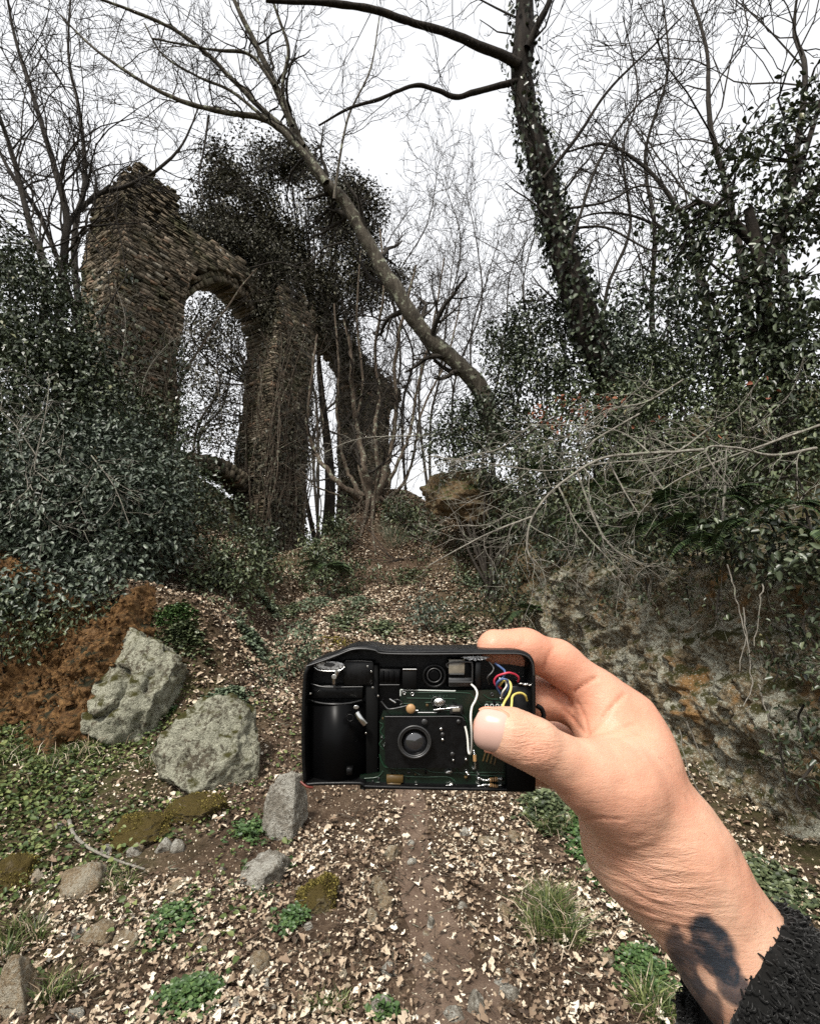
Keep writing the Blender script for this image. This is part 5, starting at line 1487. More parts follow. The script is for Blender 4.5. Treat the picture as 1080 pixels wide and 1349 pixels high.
# coarse pass finds the band, fine pass evaluates only there
cst = 6
cg = np.stack(np.meshgrid(gx[::cst], gy[::cst], gz[::cst], indexing='ij'), -1)
cd = hand_field(cg.reshape(-1, 3)).reshape(cg.shape[:3])
near_c = np.abs(cd) < ST * cst * 1.9
val = np.repeat(np.repeat(np.repeat(np.where(cd < 0, -1., 1.), cst, 0), cst, 1), cst, 2)[:nn[0], :nn[1], :nn[2]]
msk = np.repeat(np.repeat(np.repeat(near_c, cst, 0), cst, 1), cst, 2)[:nn[0], :nn[1], :nn[2]]
ii = np.argwhere(msk)
val[msk] = hand_field(LO + ST * ii)
def surface_nets(v, lo, st):
    s = v < 0
    n0, n1, n2 = v.shape
    cnt = np.zeros((n0 - 1, n1 - 1, n2 - 1), int)
    for a_ in (0, 1):
        for b_ in (0, 1):
            for c_ in (0, 1):
                cnt += s[a_:n0 - 1 + a_, b_:n1 - 1 + b_, c_:n2 - 1 + c_]
    cell = (cnt > 0) & (cnt < 8)
    ci = np.argwhere(cell)
    vid = np.full(cell.shape, -1); vid[cell] = np.arange(len(ci))
    acc_ = np.zeros((len(ci), 3)); num = np.zeros(len(ci))
    cor = np.array([(a_, b_, c_) for a_ in (0, 1) for b_ in (0, 1) for c_ in (0, 1)])
    for i in range(8):
        for j in range(i + 1, 8):
            if np.abs(cor[i] - cor[j]).sum() != 1: continue
            A_ = ci + cor[i]; B_ = ci + cor[j]
            va = v[A_[:, 0], A_[:, 1], A_[:, 2]]; vb = v[B_[:, 0], B_[:, 1], B_[:, 2]]
            x_ = (va < 0) != (vb < 0)
            t_ = np.where(x_, va / np.where(x_, va - vb, 1), 0)
            acc_ += np.where(x_[:, None], A_ + (B_ - A_) * t_[:, None], 0); num += x_
    V = lo + st * acc_ / num[:, None]
    Q_ = []
    for ax in range(3):
        o1, o2 = [(1, 2), (2, 0), (0, 1)][ax]
        sl0 = [slice(1, -1)] * 3; sl0[ax] = slice(0, -1)
        sl1 = [slice(1, -1)] * 3; sl1[ax] = slice(1, None)
        x_ = s[tuple(sl0)] != s[tuple(sl1)]
        e = np.argwhere(x_) + np.array([0 if k == ax else 1 for k in range(3)])
        neg = s[e[:, 0], e[:, 1], e[:, 2]]
        d1 = np.zeros(3, int); d1[o1] = 1; d2 = np.zeros(3, int); d2[o2] = 1
        g = lambda q_: vid[q_[:, 0], q_[:, 1], q_[:, 2]]
        ok_ = np.all(e < np.array(vid.shape), 1); e, neg = e[ok_], neg[ok_]
        quad = np.stack([g(e - d1 - d2), g(e - d2), g(e), g(e - d1)], 1)
        quad[~neg] = quad[~neg][:, ::-1]
        Q_.append(quad)
    Q_ = np.concatenate(Q_)
    return V, Q_[(Q_ >= 0).all(1)]
HV, HQ = surface_nets(val, LO, ST)
# relax the lattice steps
def relax(V, Q_, it, lam=.5):
    E = np.concatenate([Q_[:, [0, 1]], Q_[:, [1, 2]], Q_[:, [2, 3]], Q_[:, [3, 0]]])
    deg = np.bincount(E.ravel(), minlength=len(V)).astype(float)
    for _ in range(it):
        S_ = np.stack([np.bincount(E[:, 0], V[E[:, 1], k], len(V)) + np.bincount(E[:, 1], V[E[:, 0], k], len(V)) for k in range(3)], 1)
        V = V + lam * (S_ / deg[:, None] - V)
    return V
HV = relax(HV, HQ, 4)
lab = np.arange(len(HV))                       # keep the one outer skin
_E = np.concatenate([HQ[:, [0, 1]], HQ[:, [1, 2]], HQ[:, [2, 3]], HQ[:, [3, 0]]])
for _ in range(2000):
    m0 = np.minimum(lab[_E[:, 0]], lab[_E[:, 1]]); old = lab.copy()
    np.minimum.at(lab, _E[:, 0], m0); np.minimum.at(lab, _E[:, 1], m0); lab = lab[lab]
    if (lab == old).all(): break
big = np.bincount(lab).argmax(); kv = lab == big
remap = np.cumsum(kv) - 1; HQ = remap[HQ[kv[HQ].all(1)]]; HV = HV[kv]
def vnormals(V, Q_):
    fn = np.cross(V[Q_[:, 2]] - V[Q_[:, 0]], V[Q_[:, 3]] - V[Q_[:, 1]])
    return nrm(np.stack([sum(np.bincount(Q_[:, j], fn[:, k], len(V)) for j in range(4)) for k in range(3)], 1))
HN = vnormals(HV, HQ)
hpx = 540 + F * HV[:, 0] / HV[:, 2]; hpy = 674.5 - F * HV[:, 1] / HV[:, 2]
front = HN[:, 2] < .25
# wrinkles: fans of folds on the wrist and fine creases on the thumb joint (object-attached, made from the skin's own coordinates)
axis_h = nrm(CS(1010, 1262, .22) - CS(862, 1010, .244)); 
acr = nrm(np.cross(axis_h, [0, 0, 1.]))
uu = (HV - CS(862, 1010, .244)) @ axis_h; vv = (HV - CS(862, 1010, .244)) @ acr
wz = np.exp(-((uu - .030) / .022) ** 2) * sst(hpx * -.84 + hpy * .54, -.84 * 900 + .54 * 1100 - 30, -.84 * 900 + .54 * 1100 + 60)
fold = np.sin((uu * 1.0 + vv * .45 + .004 * vnoise(HV * 60, 5)) * 2 * pi / .0062 + 2.2 * vnoise(HV * 38, 9))
HV = HV + HN * (wz * front * (.00022 * fold))[:, None]
wide = .0008 * fbm(HV * 45, 3, 2) + .00025 * fbm(HV * 160, 2, 6)
HV = HV + HN * wide[:, None]
ipc = CS(703, 973, .195); di = np.linalg.norm((HV - ipc) * [1, .6, .6], axis=1)
ta = nrm(CS(650, 960, .2075) - CS(770, 1006, .209))
HV = HV - HN * (.00030 * np.exp(-(di / .008) ** 2) * (np.sin(((HV - ipc) @ ta) * 2 * pi / .0026 + 1.5 * vnoise(HV * 150, 4)) > .3))[:, None]
def crease_w(poly, w_):
    p2 = np.array([(a_, b_) for a_, b_, _ in poly], float)
    best = np.full(len(HV), 1e9); 
    q2 = np.c_[hpx, hpy]
    for a_, b_ in zip(p2[:-1], p2[1:]):
        ba = b_ - a_; h = np.clip(((q2 - a_) @ ba) / (ba @ ba), 0, 1)
        best = np.minimum(best, np.linalg.norm(q2 - a_ - h[:, None] * ba, axis=1))
    return np.exp(-(best * .25 / F / w_) ** 2)
cred = np.zeros(len(HV))
for poly, w_, dp_ in CREASE:
    g = crease_w(poly, w_) * (HN[:, 2] < .1)
    zmid = np.mean([z_ for _, _, z_ in poly])
    HV = HV - HN * (dp_ * g)[:, None]; cred = np.maximum(cred, g)
# where the skin is redder
def near_p(px, py, D, r): return np.exp(-(np.linalg.norm(HV - CS(px, py, D), axis=1) / r) ** 2)
red = .55 * near_p(645, 850, .245, .020) + .45 * near_p(690, 850, .245, .018) + .5 * near_p(735, 870, .245, .015) + .55 * near_p(705, 985, .195, .012) + .5 * near_p(800, 930, .25, .020) + .4 * near_p(735, 920, .262, .018) \
    + .25 * near_p(850, 1100, .215, .03) + .3 * near_p(780, 1060, .2, .018) + .5 * near_p(790, 945, .255, .018) + .35 * near_p(830, 960, .235, .015) + .22 * cred + .12
# faded tattoo on the wrist
def blot(px, py, rx, ry, rot):
    c_, s_ = cos(rot), sin(rot); dx, dy = hpx - px, hpy - py
    a_, b_ = dx * c_ + dy * s_, -dx * s_ + dy * c_
    return sst(1.25 - np.sqrt((a_ / rx) ** 2 + (b_ / ry) ** 2) + .22 * fbm(HV * 140, 3, 3), .0, .36)
ink = np.maximum.reduce([blot(938, 1245, 25, 38, -.6), blot(955, 1275, 16, 30, -.5), .9 * blot(905, 1262, 18, 40, -.6), .7 * blot(921, 1212, 7, 5, 0), .8 * blot(888, 1225, 6, 7, .3), .95 * blot(900, 1295, 26, 40, -.55), .9 * blot(925, 1262, 14, 30, -.6), .9 * blot(965, 1300, 18, 30, -.6), .85 * blot(925, 1325, 24, 34, -.5)])
ink = ink * front * (1 - .8 * blot(931, 1290, 6, 18, -.62)) * (1 - .5 * blot(905, 1236, 4, 9, .2))
ha = Acc(); ha.add(W(HV), HQ, None, np.clip(red, 0, 1))
hm = ha.mesh('hand', True)
for nm_, ar_ in (('ink', np.clip(ink, 0, 1)), ('hu', uu), ('hv', vv), ('wm', np.clip(wz + .6 * np.exp(-(di / .010) ** 2) + .12, 0, 1))):
    at = hm.attributes.new(nm_, 'FLOAT', 'POINT'); at.data.foreach_set('value', ar_.astype(np.float32))
person = thing('person', W(CS(1150, 1520, .205)), "bare hand and tattooed wrist in a black knit sleeve holding the opened camera", 'person')
hand = link('hand', hm, M['skin'], person); hand.location = -np.array(person.location)

# thumbnail
na = nrm(CS(648, 960, .2075) - CS(676, 966, .2050))
nn_ = nrm(np.array([-.42, .22, -.88])); nn_ = nrm(nn_ - na * (nn_ @ na)); nb_ = np.cross(na, nn_)
uu_, vv_ = np.meshgrid(np.linspace(-1, 1, 21), np.linspace(-1, 1, 21), indexing='ij')
se = (np.abs(uu_) ** 3 + np.abs(vv_) ** 3)
sq = 1 / np.maximum(1, (np.abs(uu_) ** 4 + np.abs(vv_) ** 4)) ** .25
u_, v_ = uu_ * sq, vv_ * sq
cN = CS(653, 960, .2072)
ph = u_ * radians(58)
rN = 31.8 / F * .2075
ptsN = cN + (na * .001)[None, None] + na * (v_ * .0066)[..., None] + (nn_ * np.cos(ph)[..., None] + nb_ * np.sin(ph)[..., None]) * (rN + .0003 - .0011 * np.clip(np.abs(v_), 0, 1) ** 4 - .0006 * np.abs(u_) ** 6 - .0013 * np.clip(v_, 0, 1) ** 2)[..., None]
I = np.arange(441).reshape(21, 21)
a = Acc(); a.add(W(ptsN), np.stack([I[:-1, :-1], I[1:, :-1], I[1:, 1:], I[:-1, 1:]], -1).reshape(-1, 4))
build(a, 'nail', M['nail'], person, True)
rim_ = np.concatenate([ptsN[0, ::-1][:14], ptsN[:, 0], ptsN[-1, :14]]) - nn_ * .0003
fm = Acc(); tubes(fm, W(rim_), np.full(len(rim_), .00075), 6, 1.0); build(fm, 'nail_fold', M['skin'], person, True)
# fine hairs along the back of the wrist
sel = np.argwhere((uu > -.01) & (uu < .085) & front & (hpx * .84 - hpy * .54 > .84 * 905 - .54 * 1085) & (HN[:, 0] > -.1)).ravel()
rng = np.random.default_rng(31)
sel = rng.choice(sel, min(300, len(sel)), replace=False)
b = HV[sel]; nd = HN[sel]
dirs = nrm(nd * .22 + axis_h * -.6 + acr * rng.normal(.5, .2, (len(sel), 1)) + rng.normal(0, .12, b.shape))
pts_ = np.stack([b, b + dirs * .002, b + (dirs * .004 + np.array([0, -.0012, 0]))], 1)
a = Acc(); tubes(a, W(pts_), np.tile([.000035, .00003, .000015], (len(sel), 1)), 3)
build(a, 'hair', M['arm_hair'], person)

# chunky knit sleeve, up to the elbow beside the photographer
ax = crom([CS(976, 1276, .2195), CS(1035, 1360, .2145), CS(1150, 1525, .205), np.array([.36, -.42, .12]), np.array([.44, -.50, -.02])], 70)
tt_ = np.linspace(0, 1, len(ax)); na_ = 150
tga = nrm(np.gradient(ax, axis=0)); ref = np.array([0, 0, 1.]); ua = nrm(np.cross(tga, ref)); va = np.cross(tga, ua)
an = np.arange(na_) * 2 * pi / na_
sr_ = np.interp(tt_, [0, .02, .2, .25, .5, 1], [.0272, .0295, .034, .037, .046, .052])
base = ax[:, None] + sr_[:, None, None] * (ua[:, None] * np.cos(an)[None, :, None] + va[:, None] * np.sin(an)[None, :, None])
nr = nrm(base - ax[:, None])
kn = np.abs(vnoise(base * 190, 3)) * .0034 + np.abs(vnoise(base * 420, 5)) * .0022 + .0030 * fbm(base * 60, 3, 7) + .0010 * vnoise(base * 900, 2)
base = base + nr * kn[..., None]
base = base - tga[:, None] * (.021 * np.clip(-nr[..., 2], 0, 1) * np.exp(-tt_ / .12)[:, None])[..., None]
lf_ = -(nr @ nrm(np.array([.84, .54, 0])))
base = base + tga[:, None] * ((.006 + .012 * lf_) * np.exp(-tt_ / .10)[:, None])[..., None]
base[:4] -= nr[:4] * np.array([.006, .003, .001, 0])[:, None, None]
I = np.arange(base.shape[0] * na_).reshape(-1, na_)
q = np.stack([I[:-1], np.roll(I[:-1], -1, 1), np.roll(I[1:], -1, 1), I[1:]], -1).reshape(-1, 4)
a = Acc(); a.add(W(base.reshape(-1, 3)), q)
# closed inside the elbow
a.add(W(np.vstack([ax[-1], base[-1]])), None, [[0, 1 + i, 1 + (i + 1) % na_] for i in range(na_)])
# loose loops of yarn
lp = 7500
fi = rng.integers(0, int(len(ax) * .33), lp); fj = rng.integers(0, na_, lp)
b = base[fi, fj]; nd = nr[fi, fj]
d1 = nrm(np.cross(nd, rng.normal(size=nd.shape))); s_ = rng.uniform(.0006, .0015, lp)[:, None]
L5 = np.stack([b - nd * .0006, b + nd * s_ * .8 + d1 * s_ * .6, b + nd * s_ * 1.1 + d1 * s_ * 1.4, b + nd * s_ * .5 + d1 * s_ * 2.0, b + d1 * s_ * 2.2 - nd * .0006], 1)
tubes(a, W(L5), np.full((lp, 5), .00042), 3)
build(a, 'sleeve', M['black_wool'], person, True)

# ------------------------------------------------------------------ opened compact camera
D0 = .222
NV = nrm(np.array([0, -(800 - 674.5) / F, 1.]))       # the camera is tipped back a little towards the lens
def _r(px, py): return np.array([(px - 540) / F, (674.5 - py) / F, 1.])
K0 = D0 * float(_r(550, 948) @ NV)
def CS(px, py, D):
    r_ = _r(px, py)
    return r_ * ((K0 + D - D0) / float(r_ @ NV))
def cp(px, py, off): return W(CS(px, py, D0 + off))
camr = thing('opened_camera', cp(550, 1040, .012), 'black compact film camera with its front removed, circuit board and wires exposed', 'camera')
def part(name, acc, mat, parent=None, smooth=False): return build(acc, name, M[mat], parent or camr, smooth)
def cboxv(x0, y0, x1, y1, o0, o1):
    f = [CS(x_, y_, D0 + o0) for x_, y_ in ((x0, y0), (x1, y0), (x1, y1), (x0, y1))]
    bk = [p + NV * (o1 - o0) for p in f]
    return np.array(f + bk)
CB = np.array([[0, 1, 2, 3], [4, 7, 6, 5], [0, 4, 5, 1], [1, 5, 6, 2], [2, 6, 7, 3], [3, 7, 4, 0]])
def bevbox(x0, y0, x1, y1, o0, o1, b_=1.2):
    """box with a chamfer round its front face"""
    r0 = [CS(x_, y_, D0 + o0) for x_, y_ in ((x0 + b_, y0 + b_), (x1 - b_, y0 + b_), (x1 - b_, y1 - b_), (x0 + b_, y1 - b_))]
    r1 = [CS(x_, y_, D0 + o0) + NV * (b_ / F * D0) for x_, y_ in ((x0, y0), (x1, y0), (x1, y1), (x0, y1))]
    r2 = [p + NV * (o1 - o0) for p in r1]
    v = np.array(r0 + r1 + r2)
    q_ = [[0, 1, 2, 3], [8, 11, 10, 9]]
    for k in range(4):
        n1_ = (k + 1) % 4
        q_ += [[k, k + 4, n1_ + 4, n1_], [k + 4, k + 8, n1_ + 8, n1_ + 4]]
    return v, q_
def cbox(name, x0, y0, x1, y1, o0, o1, mat, parent=None, b_=1.2):
    a = Acc(); v, q_ = bevbox(x0, y0, x1, y1, o0, o1, b_); a.add(W(v), q_); return part(name, a, mat, parent)
def disc(name, px, py, o0, o1, r, mat, parent=None, n=32, ry=None, inner=0.0, dome=0.0):
    a = Acc(); an_ = np.arange(n) * 2 * pi / n; ry = ry or r
    def ring(k, o): return np.array([CS(px + cos(x_) * r * k, py + sin(x_) * ry * k, D0 + o) for x_ in an_])
    rs = [(1, o1), (1, o0 + .0003), (.96, o0)]
    if inner: rs += [(inner, o0), (inner, o1)]
    else:
        for k in (.8, .6, .4, .2, .02): rs.append((k, o0 - dome * (1 - k * k)))
    V = np.concatenate([ring(*x_) for x_ in rs])
    I_ = np.arange(len(V)).reshape(-1, n)
    a.add(W(V), np.stack([I_[:-1], np.roll(I_[:-1], -1, 1), np.roll(I_[1:], -1, 1), I_[1:]], -1).reshape(-1, 4))
    return part(name, a, mat, parent, True)
def wire(name, pts, r, mat, parent=None):
    a = Acc(); p = crom([CS(x_, y_, D0 + o) for x_, y_, o in pts], 8)
    tubes(a, W(p), np.full(len(p), r), 8, cap=True); return part(name, a, mat, parent, True)

# shell: outline, chamfered rim, deep inside, back
OUT = np.array([(398, 1034), (396, 1000), (396, 940), (398, 895), (402, 880), (411, 871), (425, 866), (440, 861), (452, 855), (464, 851.5), (480, 850.5), (494, 852.5), (504, 855), (530, 856.5), (600, 856), (670, 856), (688, 857.5), (697, 861), (703, 868), (706, 880), (707, 910), (707, 980), (707, 1036), (704, 1043), (697, 1045.5), (640, 1044.5), (560, 1043), (500, 1041.5), (476, 1040), (474, 1036.5), (420, 1037), (404, 1038)], float)
OUT = crom(np.c_[np.vstack([OUT, OUT[:1]]), np.zeros(len(OUT) + 1)], 4)[:-1, :2]
def inset(poly, d_):
    e = np.roll(poly, -1, 0) - np.roll(poly, 1, 0); e /= np.linalg.norm(e, axis=1, keepdims=True)
    return poly + np.c_[-e[:, 1], e[:, 0]] * d_
def shell_rings():
    rr = [(inset(OUT, 4), .032), (OUT, .030), (OUT, .002), (inset(OUT, 1.2), .0006), (inset(OUT, 2.2), .0), (inset(OUT, 5.0), .0), (inset(OUT, 6.2), .0006), (inset(OUT, 7.5), .013)]
    V = []
    for k, (pl_, o) in enumerate(rr):
        base_o = max(0.0, 0)
        for x_, y_ in pl_:
            p = CS(x_, y_, D0); p = p + NV * o; V.append(p)
    return np.array(V), len(OUT)
sv, sn_ = shell_rings()
I_ = np.arange(len(sv)).reshape(-1, sn_)
a = Acc(); a.add(W(sv), np.stack([I_[:-1], np.roll(I_[:-1], -1, 1), np.roll(I_[1:], -1, 1), I_[1:]], -1).reshape(-1, 4))
for row in (0, -1):
    c_ = sv[I_[row]].mean(0); a.add(W(np.vstack([c_, sv[I_[row]]])), None, [[0, 1 + i, 1 + (i + 1) % sn_] for i in range(sn_)])
shell = part('shell', a, 'black_plastic')
wire('rim_edge', [(404, 878, -.0003), (430, 869, -.0003), (448, 862, -.0003), (464, 856, -.0003), (480, 855, -.0003), (494, 857, -.0003), (505, 861, -.0003), (560, 862, -.0003), (660, 861, -.0003), (690, 863, -.0003), (701, 874, -.0003), (703, 890, -.0003)], .0004, 'dull_metal', shell)
wire('strap_lug', [(707, 930, .012), (713, 934, .012), (716, 942, .012), (714, 950, .012), (708, 953, .012)], .0011, 'black_plastic', shell)
a = Acc(); tubes(a, W(crom([CS(396, 1030, D0 + .001), CS(404, 1036.5, D0 - .0003), CS(412, 1038, D0 + .0005)], 4)), np.full(9, .0005), 6); part('red_scratch', a, 'red_mark', shell, True)

# film cartridge chamber
def halfcyl(name, x0, x1, y0, y1, o, bulge, mat, parent=None, n=24):
    a = Acc(); xs_ = np.linspace(x0, x1, n); k = np.sin(np.linspace(0, pi, n))
    V = []
    for yy, ex in ((y0, .0012), (y0 + 1.5, 0), (y1 - 1.5, 0), (y1, .0012)):
        for x_, kk in zip(xs_, k): V.append(CS(x_, yy, D0 + o - bulge * kk + ex))
    I_ = np.arange(len(V)).reshape(4, n)
    a.add(W(np.array(V)), np.stack([I_[:-1, :-1], I_[1:, :-1], I_[1:, 1:], I_[:-1, 1:]], -1).reshape(-1, 4))
    for r_ in (0, 3):
        V2 = [CS(x_, (y0, y1)[r_ > 0], D0 + o + .003) for x_ in xs_]
        top = [V[i] for i in I_[r_]]
        J = np.arange(2 * n).reshape(2, n)
        a.add(W(np.array(top + V2)), np.stack([J[0, :-1], J[0, 1:], J[1, 1:], J[1, :-1]], -1))
    return part(name, a, mat, parent, True)
chamber = halfcyl('film_chamber', 404, 482, 925, 1033, .009, .0085, 'black_gloss')
wire('chamber_edge', [(407, 922, .006), (420, 926, .0028), (440, 928, .0005), (460, 926.5, .0025), (476, 923, .006)], .0004, 'dull_metal', chamber)
cbox('chamber_latch', 456, 1012, 464, 1022, -.0005, .004, 'black_plastic', chamber)
cbox('film_guide', 410, 903, 478, 921, .006, .012, 'black_plastic')
wire('guide_edge', [(410, 901, .0055), (425, 905, .0045), (445, 905.5, .0045), (478, 905, .005)], .0004, 'dull_metal')
dial = disc('film_dial', 434, 877, .003, .007, 20, 'scratched_foil', ry=6.2)
disc('dial_hub', 434, 876, .0024, .003, 7, 'dull_metal', dial, 20, 2.6)
wire('dial_edge', [(414, 879, .0026), (420, 883, .0022), (434, 884.5, .002), (448, 883, .0022), (454, 879, .0026)], .0003, 'chrome', dial)
wire('winding_shaft', [(440, 900, .003), (440, 895, .002), (442, 891, .0015), (445, 884, .001)], .0011, 'chrome')
disc('winding_knob', 440, 892, .0002, .003, 3.4, 'chrome', n=16)
pin = wire('release_pin', [(470, 939, .0005), (475, 947, .0), (481, 954, .0005)], .0014, 'chrome')
disc('pin_head', 469, 932, -.001, .003, 3.6, 'chrome', pin, 16, 2.6)
disc('pin_ring', 461, 946, -.001, .0, 5.2, 'black_plastic', pin, 24, inner=.75)
cbox('rewind_block', 452, 871, 492, 903, .004, .012, 'black_plastic')
cbox('centre_post', 482, 876, 498, 1034, .005, .012, 'black_matte')
for x_, y_ in ((484, 878), (489, 885), (491, 906), (498, 917), (482, 966), (409, 914)): disc('screw', x_, y_, .0008, .003, 1.3, 'chrome', n=10)
# top row
cbox('rangefinder_block', 500, 881, 528, 902, .005, .012, 'black_plastic')
for k in range(4): cbox('gear_rack', 501 + k * 7, 884 + (k % 2), 506 + k * 7, 898, .0042, .006, 'black_gloss', b_=.6)
wire('rack_rail', [(500, 902.5, .0045), (526, 902.5, .0045)], .0003, 'dull_metal')
wire('top_rail', [(455, 871, .0035), (475, 871, .0035), (490, 872, .004)], .0003, 'dull_metal')
blk = cbox('sensor_block', 530, 882, 549, 908, .002, .012, 'black_matte')
wire('block_edge', [(530.5, 882, .0018), (548.5, 882, .0018)], .00035, 'chrome', blk)
gear = disc('counter_gear', 572, 891, .004, .009, 16, 'black_plastic', inner=.78)
disc('gear_ring', 572, 890, .003, .007, 10, 'dull_metal', gear, inner=.84)
disc('gear_hub', 572, 890, .0035, .008, 7, 'black_gloss', gear)
fnd = cbox('viewfinder', 590, 868, 622, 906, .004, .013, 'black_gloss')
cbox('finder_glass', 591, 869, 612, 888, .0030, .004, 'finder_glass', fnd, .5)
for nm, run in (('finder_frame', [(592, 873, .0026), (604, 872.5, .0026), (619, 872.5, .0026), (622, 876, .0026), (622, 899, .0026)]), ('finder_frame', [(591, 899, .0026), (605, 899, .0026), (622, 899, .0026)]), ('finder_frame', [(592, 888.5, .0026), (611, 888.5, .0026)]), ('finder_frame', [(591, 873, .0026), (588, 876, .003), (590, 880, .003)])): wire(nm, run, .0004, 'dull_metal', fnd)
cbox('finder_step', 591, 893, 621, 905, .0035, .006, 'dull_metal', fnd, .8)
# flash reflector, a crumpled silver fan
a = Acc(); V = []
for i in range(15):
    th_ = pi + pi * i / 14; k = 1.0 if i % 2 else .82
    V.append(CS(626 + 20 * cos(th_) * k, 864 - 6.5 * sin(th_) * k * -1 * -1 + 1.5, D0 + .0012 + (.001 if i % 2 else 0)))
V = [CS(626, 865, D0 + .0025)] + V
V2 = [CS(626 + 20 * cos(pi * i / 14) * (1 if i % 2 else .8), 865 + 6 * sin(pi * i / 14) * (1 if i % 2 else .75), D0 + .001 + (.0012 if i % 2 else 0)) for i in range(15)]
a.add(W(np.array([V[0]] + V2)), None, [[0, 1 + i, 2 + i] for i in range(14)])
a.add(W(np.array([V[0] + NV * .003] + V2)), None, [[0, 1 + i, 2 + i] for i in range(14)])
part('flash_reflector', a, 'scratched_foil')
cbox('flash_housing', 626, 872, 634, 908, .003, .013, 'black_plastic')
cbox('battery_box', 668, 904, 704, 990, .0035, .013, 'black_plastic')
cbox('battery_box', 668, 990, 705.5, 1043, -.0004, .013, 'black_matte')
for x_, y_, r_ in ((686, 901, 4), (693, 902, 5), (699, 903, 3.5)): disc('contact', x_, y_, .002, .005, r_, 'solder', n=14, ry=r_ * .5, dome=.0008)

# circuit board
def polypart(name, poly, o0, o1, mat, parent=None):
    n = len(poly); f = [CS(x_, y_, D0 + o0) for x_, y_ in poly]; bk = [p + NV * (o1 - o0) for p in f]
    a = Acc(); me = bpy.data.meshes.new(name)
    V = W(np.array(f + bk))
    faces = [list(range(n)), list(range(2 * n - 1, n - 1, -1))] + [[i, i + n, (i + 1) % n + n, (i + 1) % n] for i in range(n)]
    off = np.array(camr.location)
    me.from_pydata((V - off).tolist(), [], faces); me.materials.append(M[mat])
    o = bpy.data.objects.new(name, me); COL.objects.link(o); o.parent = parent or camr
    return o
pcb = polypart('circuit_board', [(527, 908), (590, 910), (668, 909), (668, 1041), (474, 1040), (474, 1022), (500, 1018), (500, 950), (505, 936), (527, 934)], .004, .0055, 'circuit_board')
def bp(o): return o     # sub-parts of the board keep the board's frame
TR = [[(530, 913), (610, 913), (622, 918), (634, 930)], [(536, 920), (600, 921)], [(560, 926), (575, 926), (582, 931), (600, 931)], [(636, 915), (646, 921), (664, 921)], [(640, 925), (664, 926)], [(602, 932), (606, 940), (613, 946), (615, 952)],
      [(500, 952), (505, 956), (501, 964), (506, 972), (500, 980), (505, 988)], [(500, 994), (504, 1006), (514, 1012), (560, 1013)], [(560, 1013), (575, 1018), (640, 1018), (664, 1018)], [(520, 1012), (530, 1022), (560, 1024), (590, 1024), (600, 1030)], [(600, 1012), (610, 1020), (664, 1023)], [(545, 1008), (545, 1016), (556, 1022)],
      [(640, 990), (636, 1003)], [(645, 990), (641, 1004)], [(650, 990), (646, 1006)], [(655, 992), (651, 1008)], [(480, 1026), (497, 1024), (505, 1016)], [(484, 1032), (500, 1031)], [(531, 927), (545, 928)], [(585, 936), (600, 938), (606, 944)]]
for r_ in TR: wire('trace', [(x_, y_, .0039) for x_, y_ in r_], .00028 if r_[0][1] < 985 or r_[0][1] > 995 else .0004, 'solder_mask_trace' if not 985 < r_[0][1] < 995 or r_[0][0] < 600 else 'kapton', pcb)
wire('board_edge', [(527.5, 909, .0038), (590, 910.5, .0038), (600, 910.5, .0038)], .0003, 'print_white', pcb)
wire('board_edge', [(527.5, 909, .0038), (527.5, 917, .0038)], .0003, 'print_white', pcb)
for x_, y_ in ((532, 913), (543, 914.5), (648, 915)): disc('pad_hole', x_, y_, .0034, .004, 2.6, 'chrome' if x_ < 600 else 'dull_metal', pcb, 16, inner=.55)
for k, x_ in enumerate((641, 648, 655, 662)): disc('pad_hole', x_, 930, .0032, .004, 2.6, 'print_white', pcb, 14, inner=.55)
# illegible white component print along the board
for k, (x_, w_) in enumerate(((566, 3), (570, 3), (574, 2), (579, 3), (584, 3), (588, 2))): cbox('board_print', x_, 916, x_ + w_ * .35, 919.5, .0038, .004, 'solder_mask_trace', pcb, .2)
# lens plate and lens
plate = polypart('lens_plate', [(507, 945), (606, 945), (613, 950), (614, 1002), (606, 1012), (512, 1012), (507, 1006)], .0005, .004, 'black_plastic')
wire('plate_edge', [(507, 944.5, .0004), (560, 944.5, .0004), (604, 944.5, .0004), (612, 950, .0004)], .0003, 'dull_metal', plate)
lens = disc('lens', 546, 978, -.004, .002, 22.5, 'dull_metal', n=48, inner=.86)
for k in range(3): disc('lens_ring', 546, 978, -.0036 + k * .0008, .001, 20 - k * 1.6, 'dull_metal' if k == 0 else 'black_gloss', lens, 40, inner=.86)
disc('lens_glass', 546, 978, -.0014, .001, 16, 'lens_glass', lens, 40, dome=.0016)
for x_, y_, r_ in ((559, 951.5, 4.2), (604, 951, 3), (581, 961, 2.2), (583, 968, 3), (583, 975, 2), (596, 994, 3.2), (597, 1002, 1.6), (614, 1001, 2)):
    s_ = disc('screw', x_, y_, -.0006, .001, r_, 'dull_metal' if r_ > 2.5 else 'chrome', n=16, dome=.0003)
# components
cap_ = disc('capacitor', 541, 934, .0, .0022, 6.2, 'ceramic', n=24, ry=6.6, dome=.0008)
wire('capacitor_lead', [(546, 936, .0012), (550, 936.5, .0012)], .0004, 'solder', cap_)
wire('capacitor_lead', [(536, 930, .0012), (528, 932, .001), (518, 934, .0015), (511, 934, .0015), (506, 929, .002), (502, 924, .002)], .0004, 'dull_metal', cap_)
wire('lead', [(513, 921, .0015), (521, 926, .0015)], .0004, 'chrome'); wire('lead', [(518, 923, .002), (524, 922, .001), (530, 926, .0015), (527, 929, .0015)], .0003, 'dull_metal')
wire('lead', [(550, 939, .002), (562, 939, .002), (575, 939, .002)], .0003, 'chrome')
wire('contact_strip', [(571, 935.5, .001), (585, 934, .001), (604, 932, .001)], .0004, 'solder')
cbox('relay', 592, 930, 609, 941, .0012, .004, 'dull_metal', None, .8)
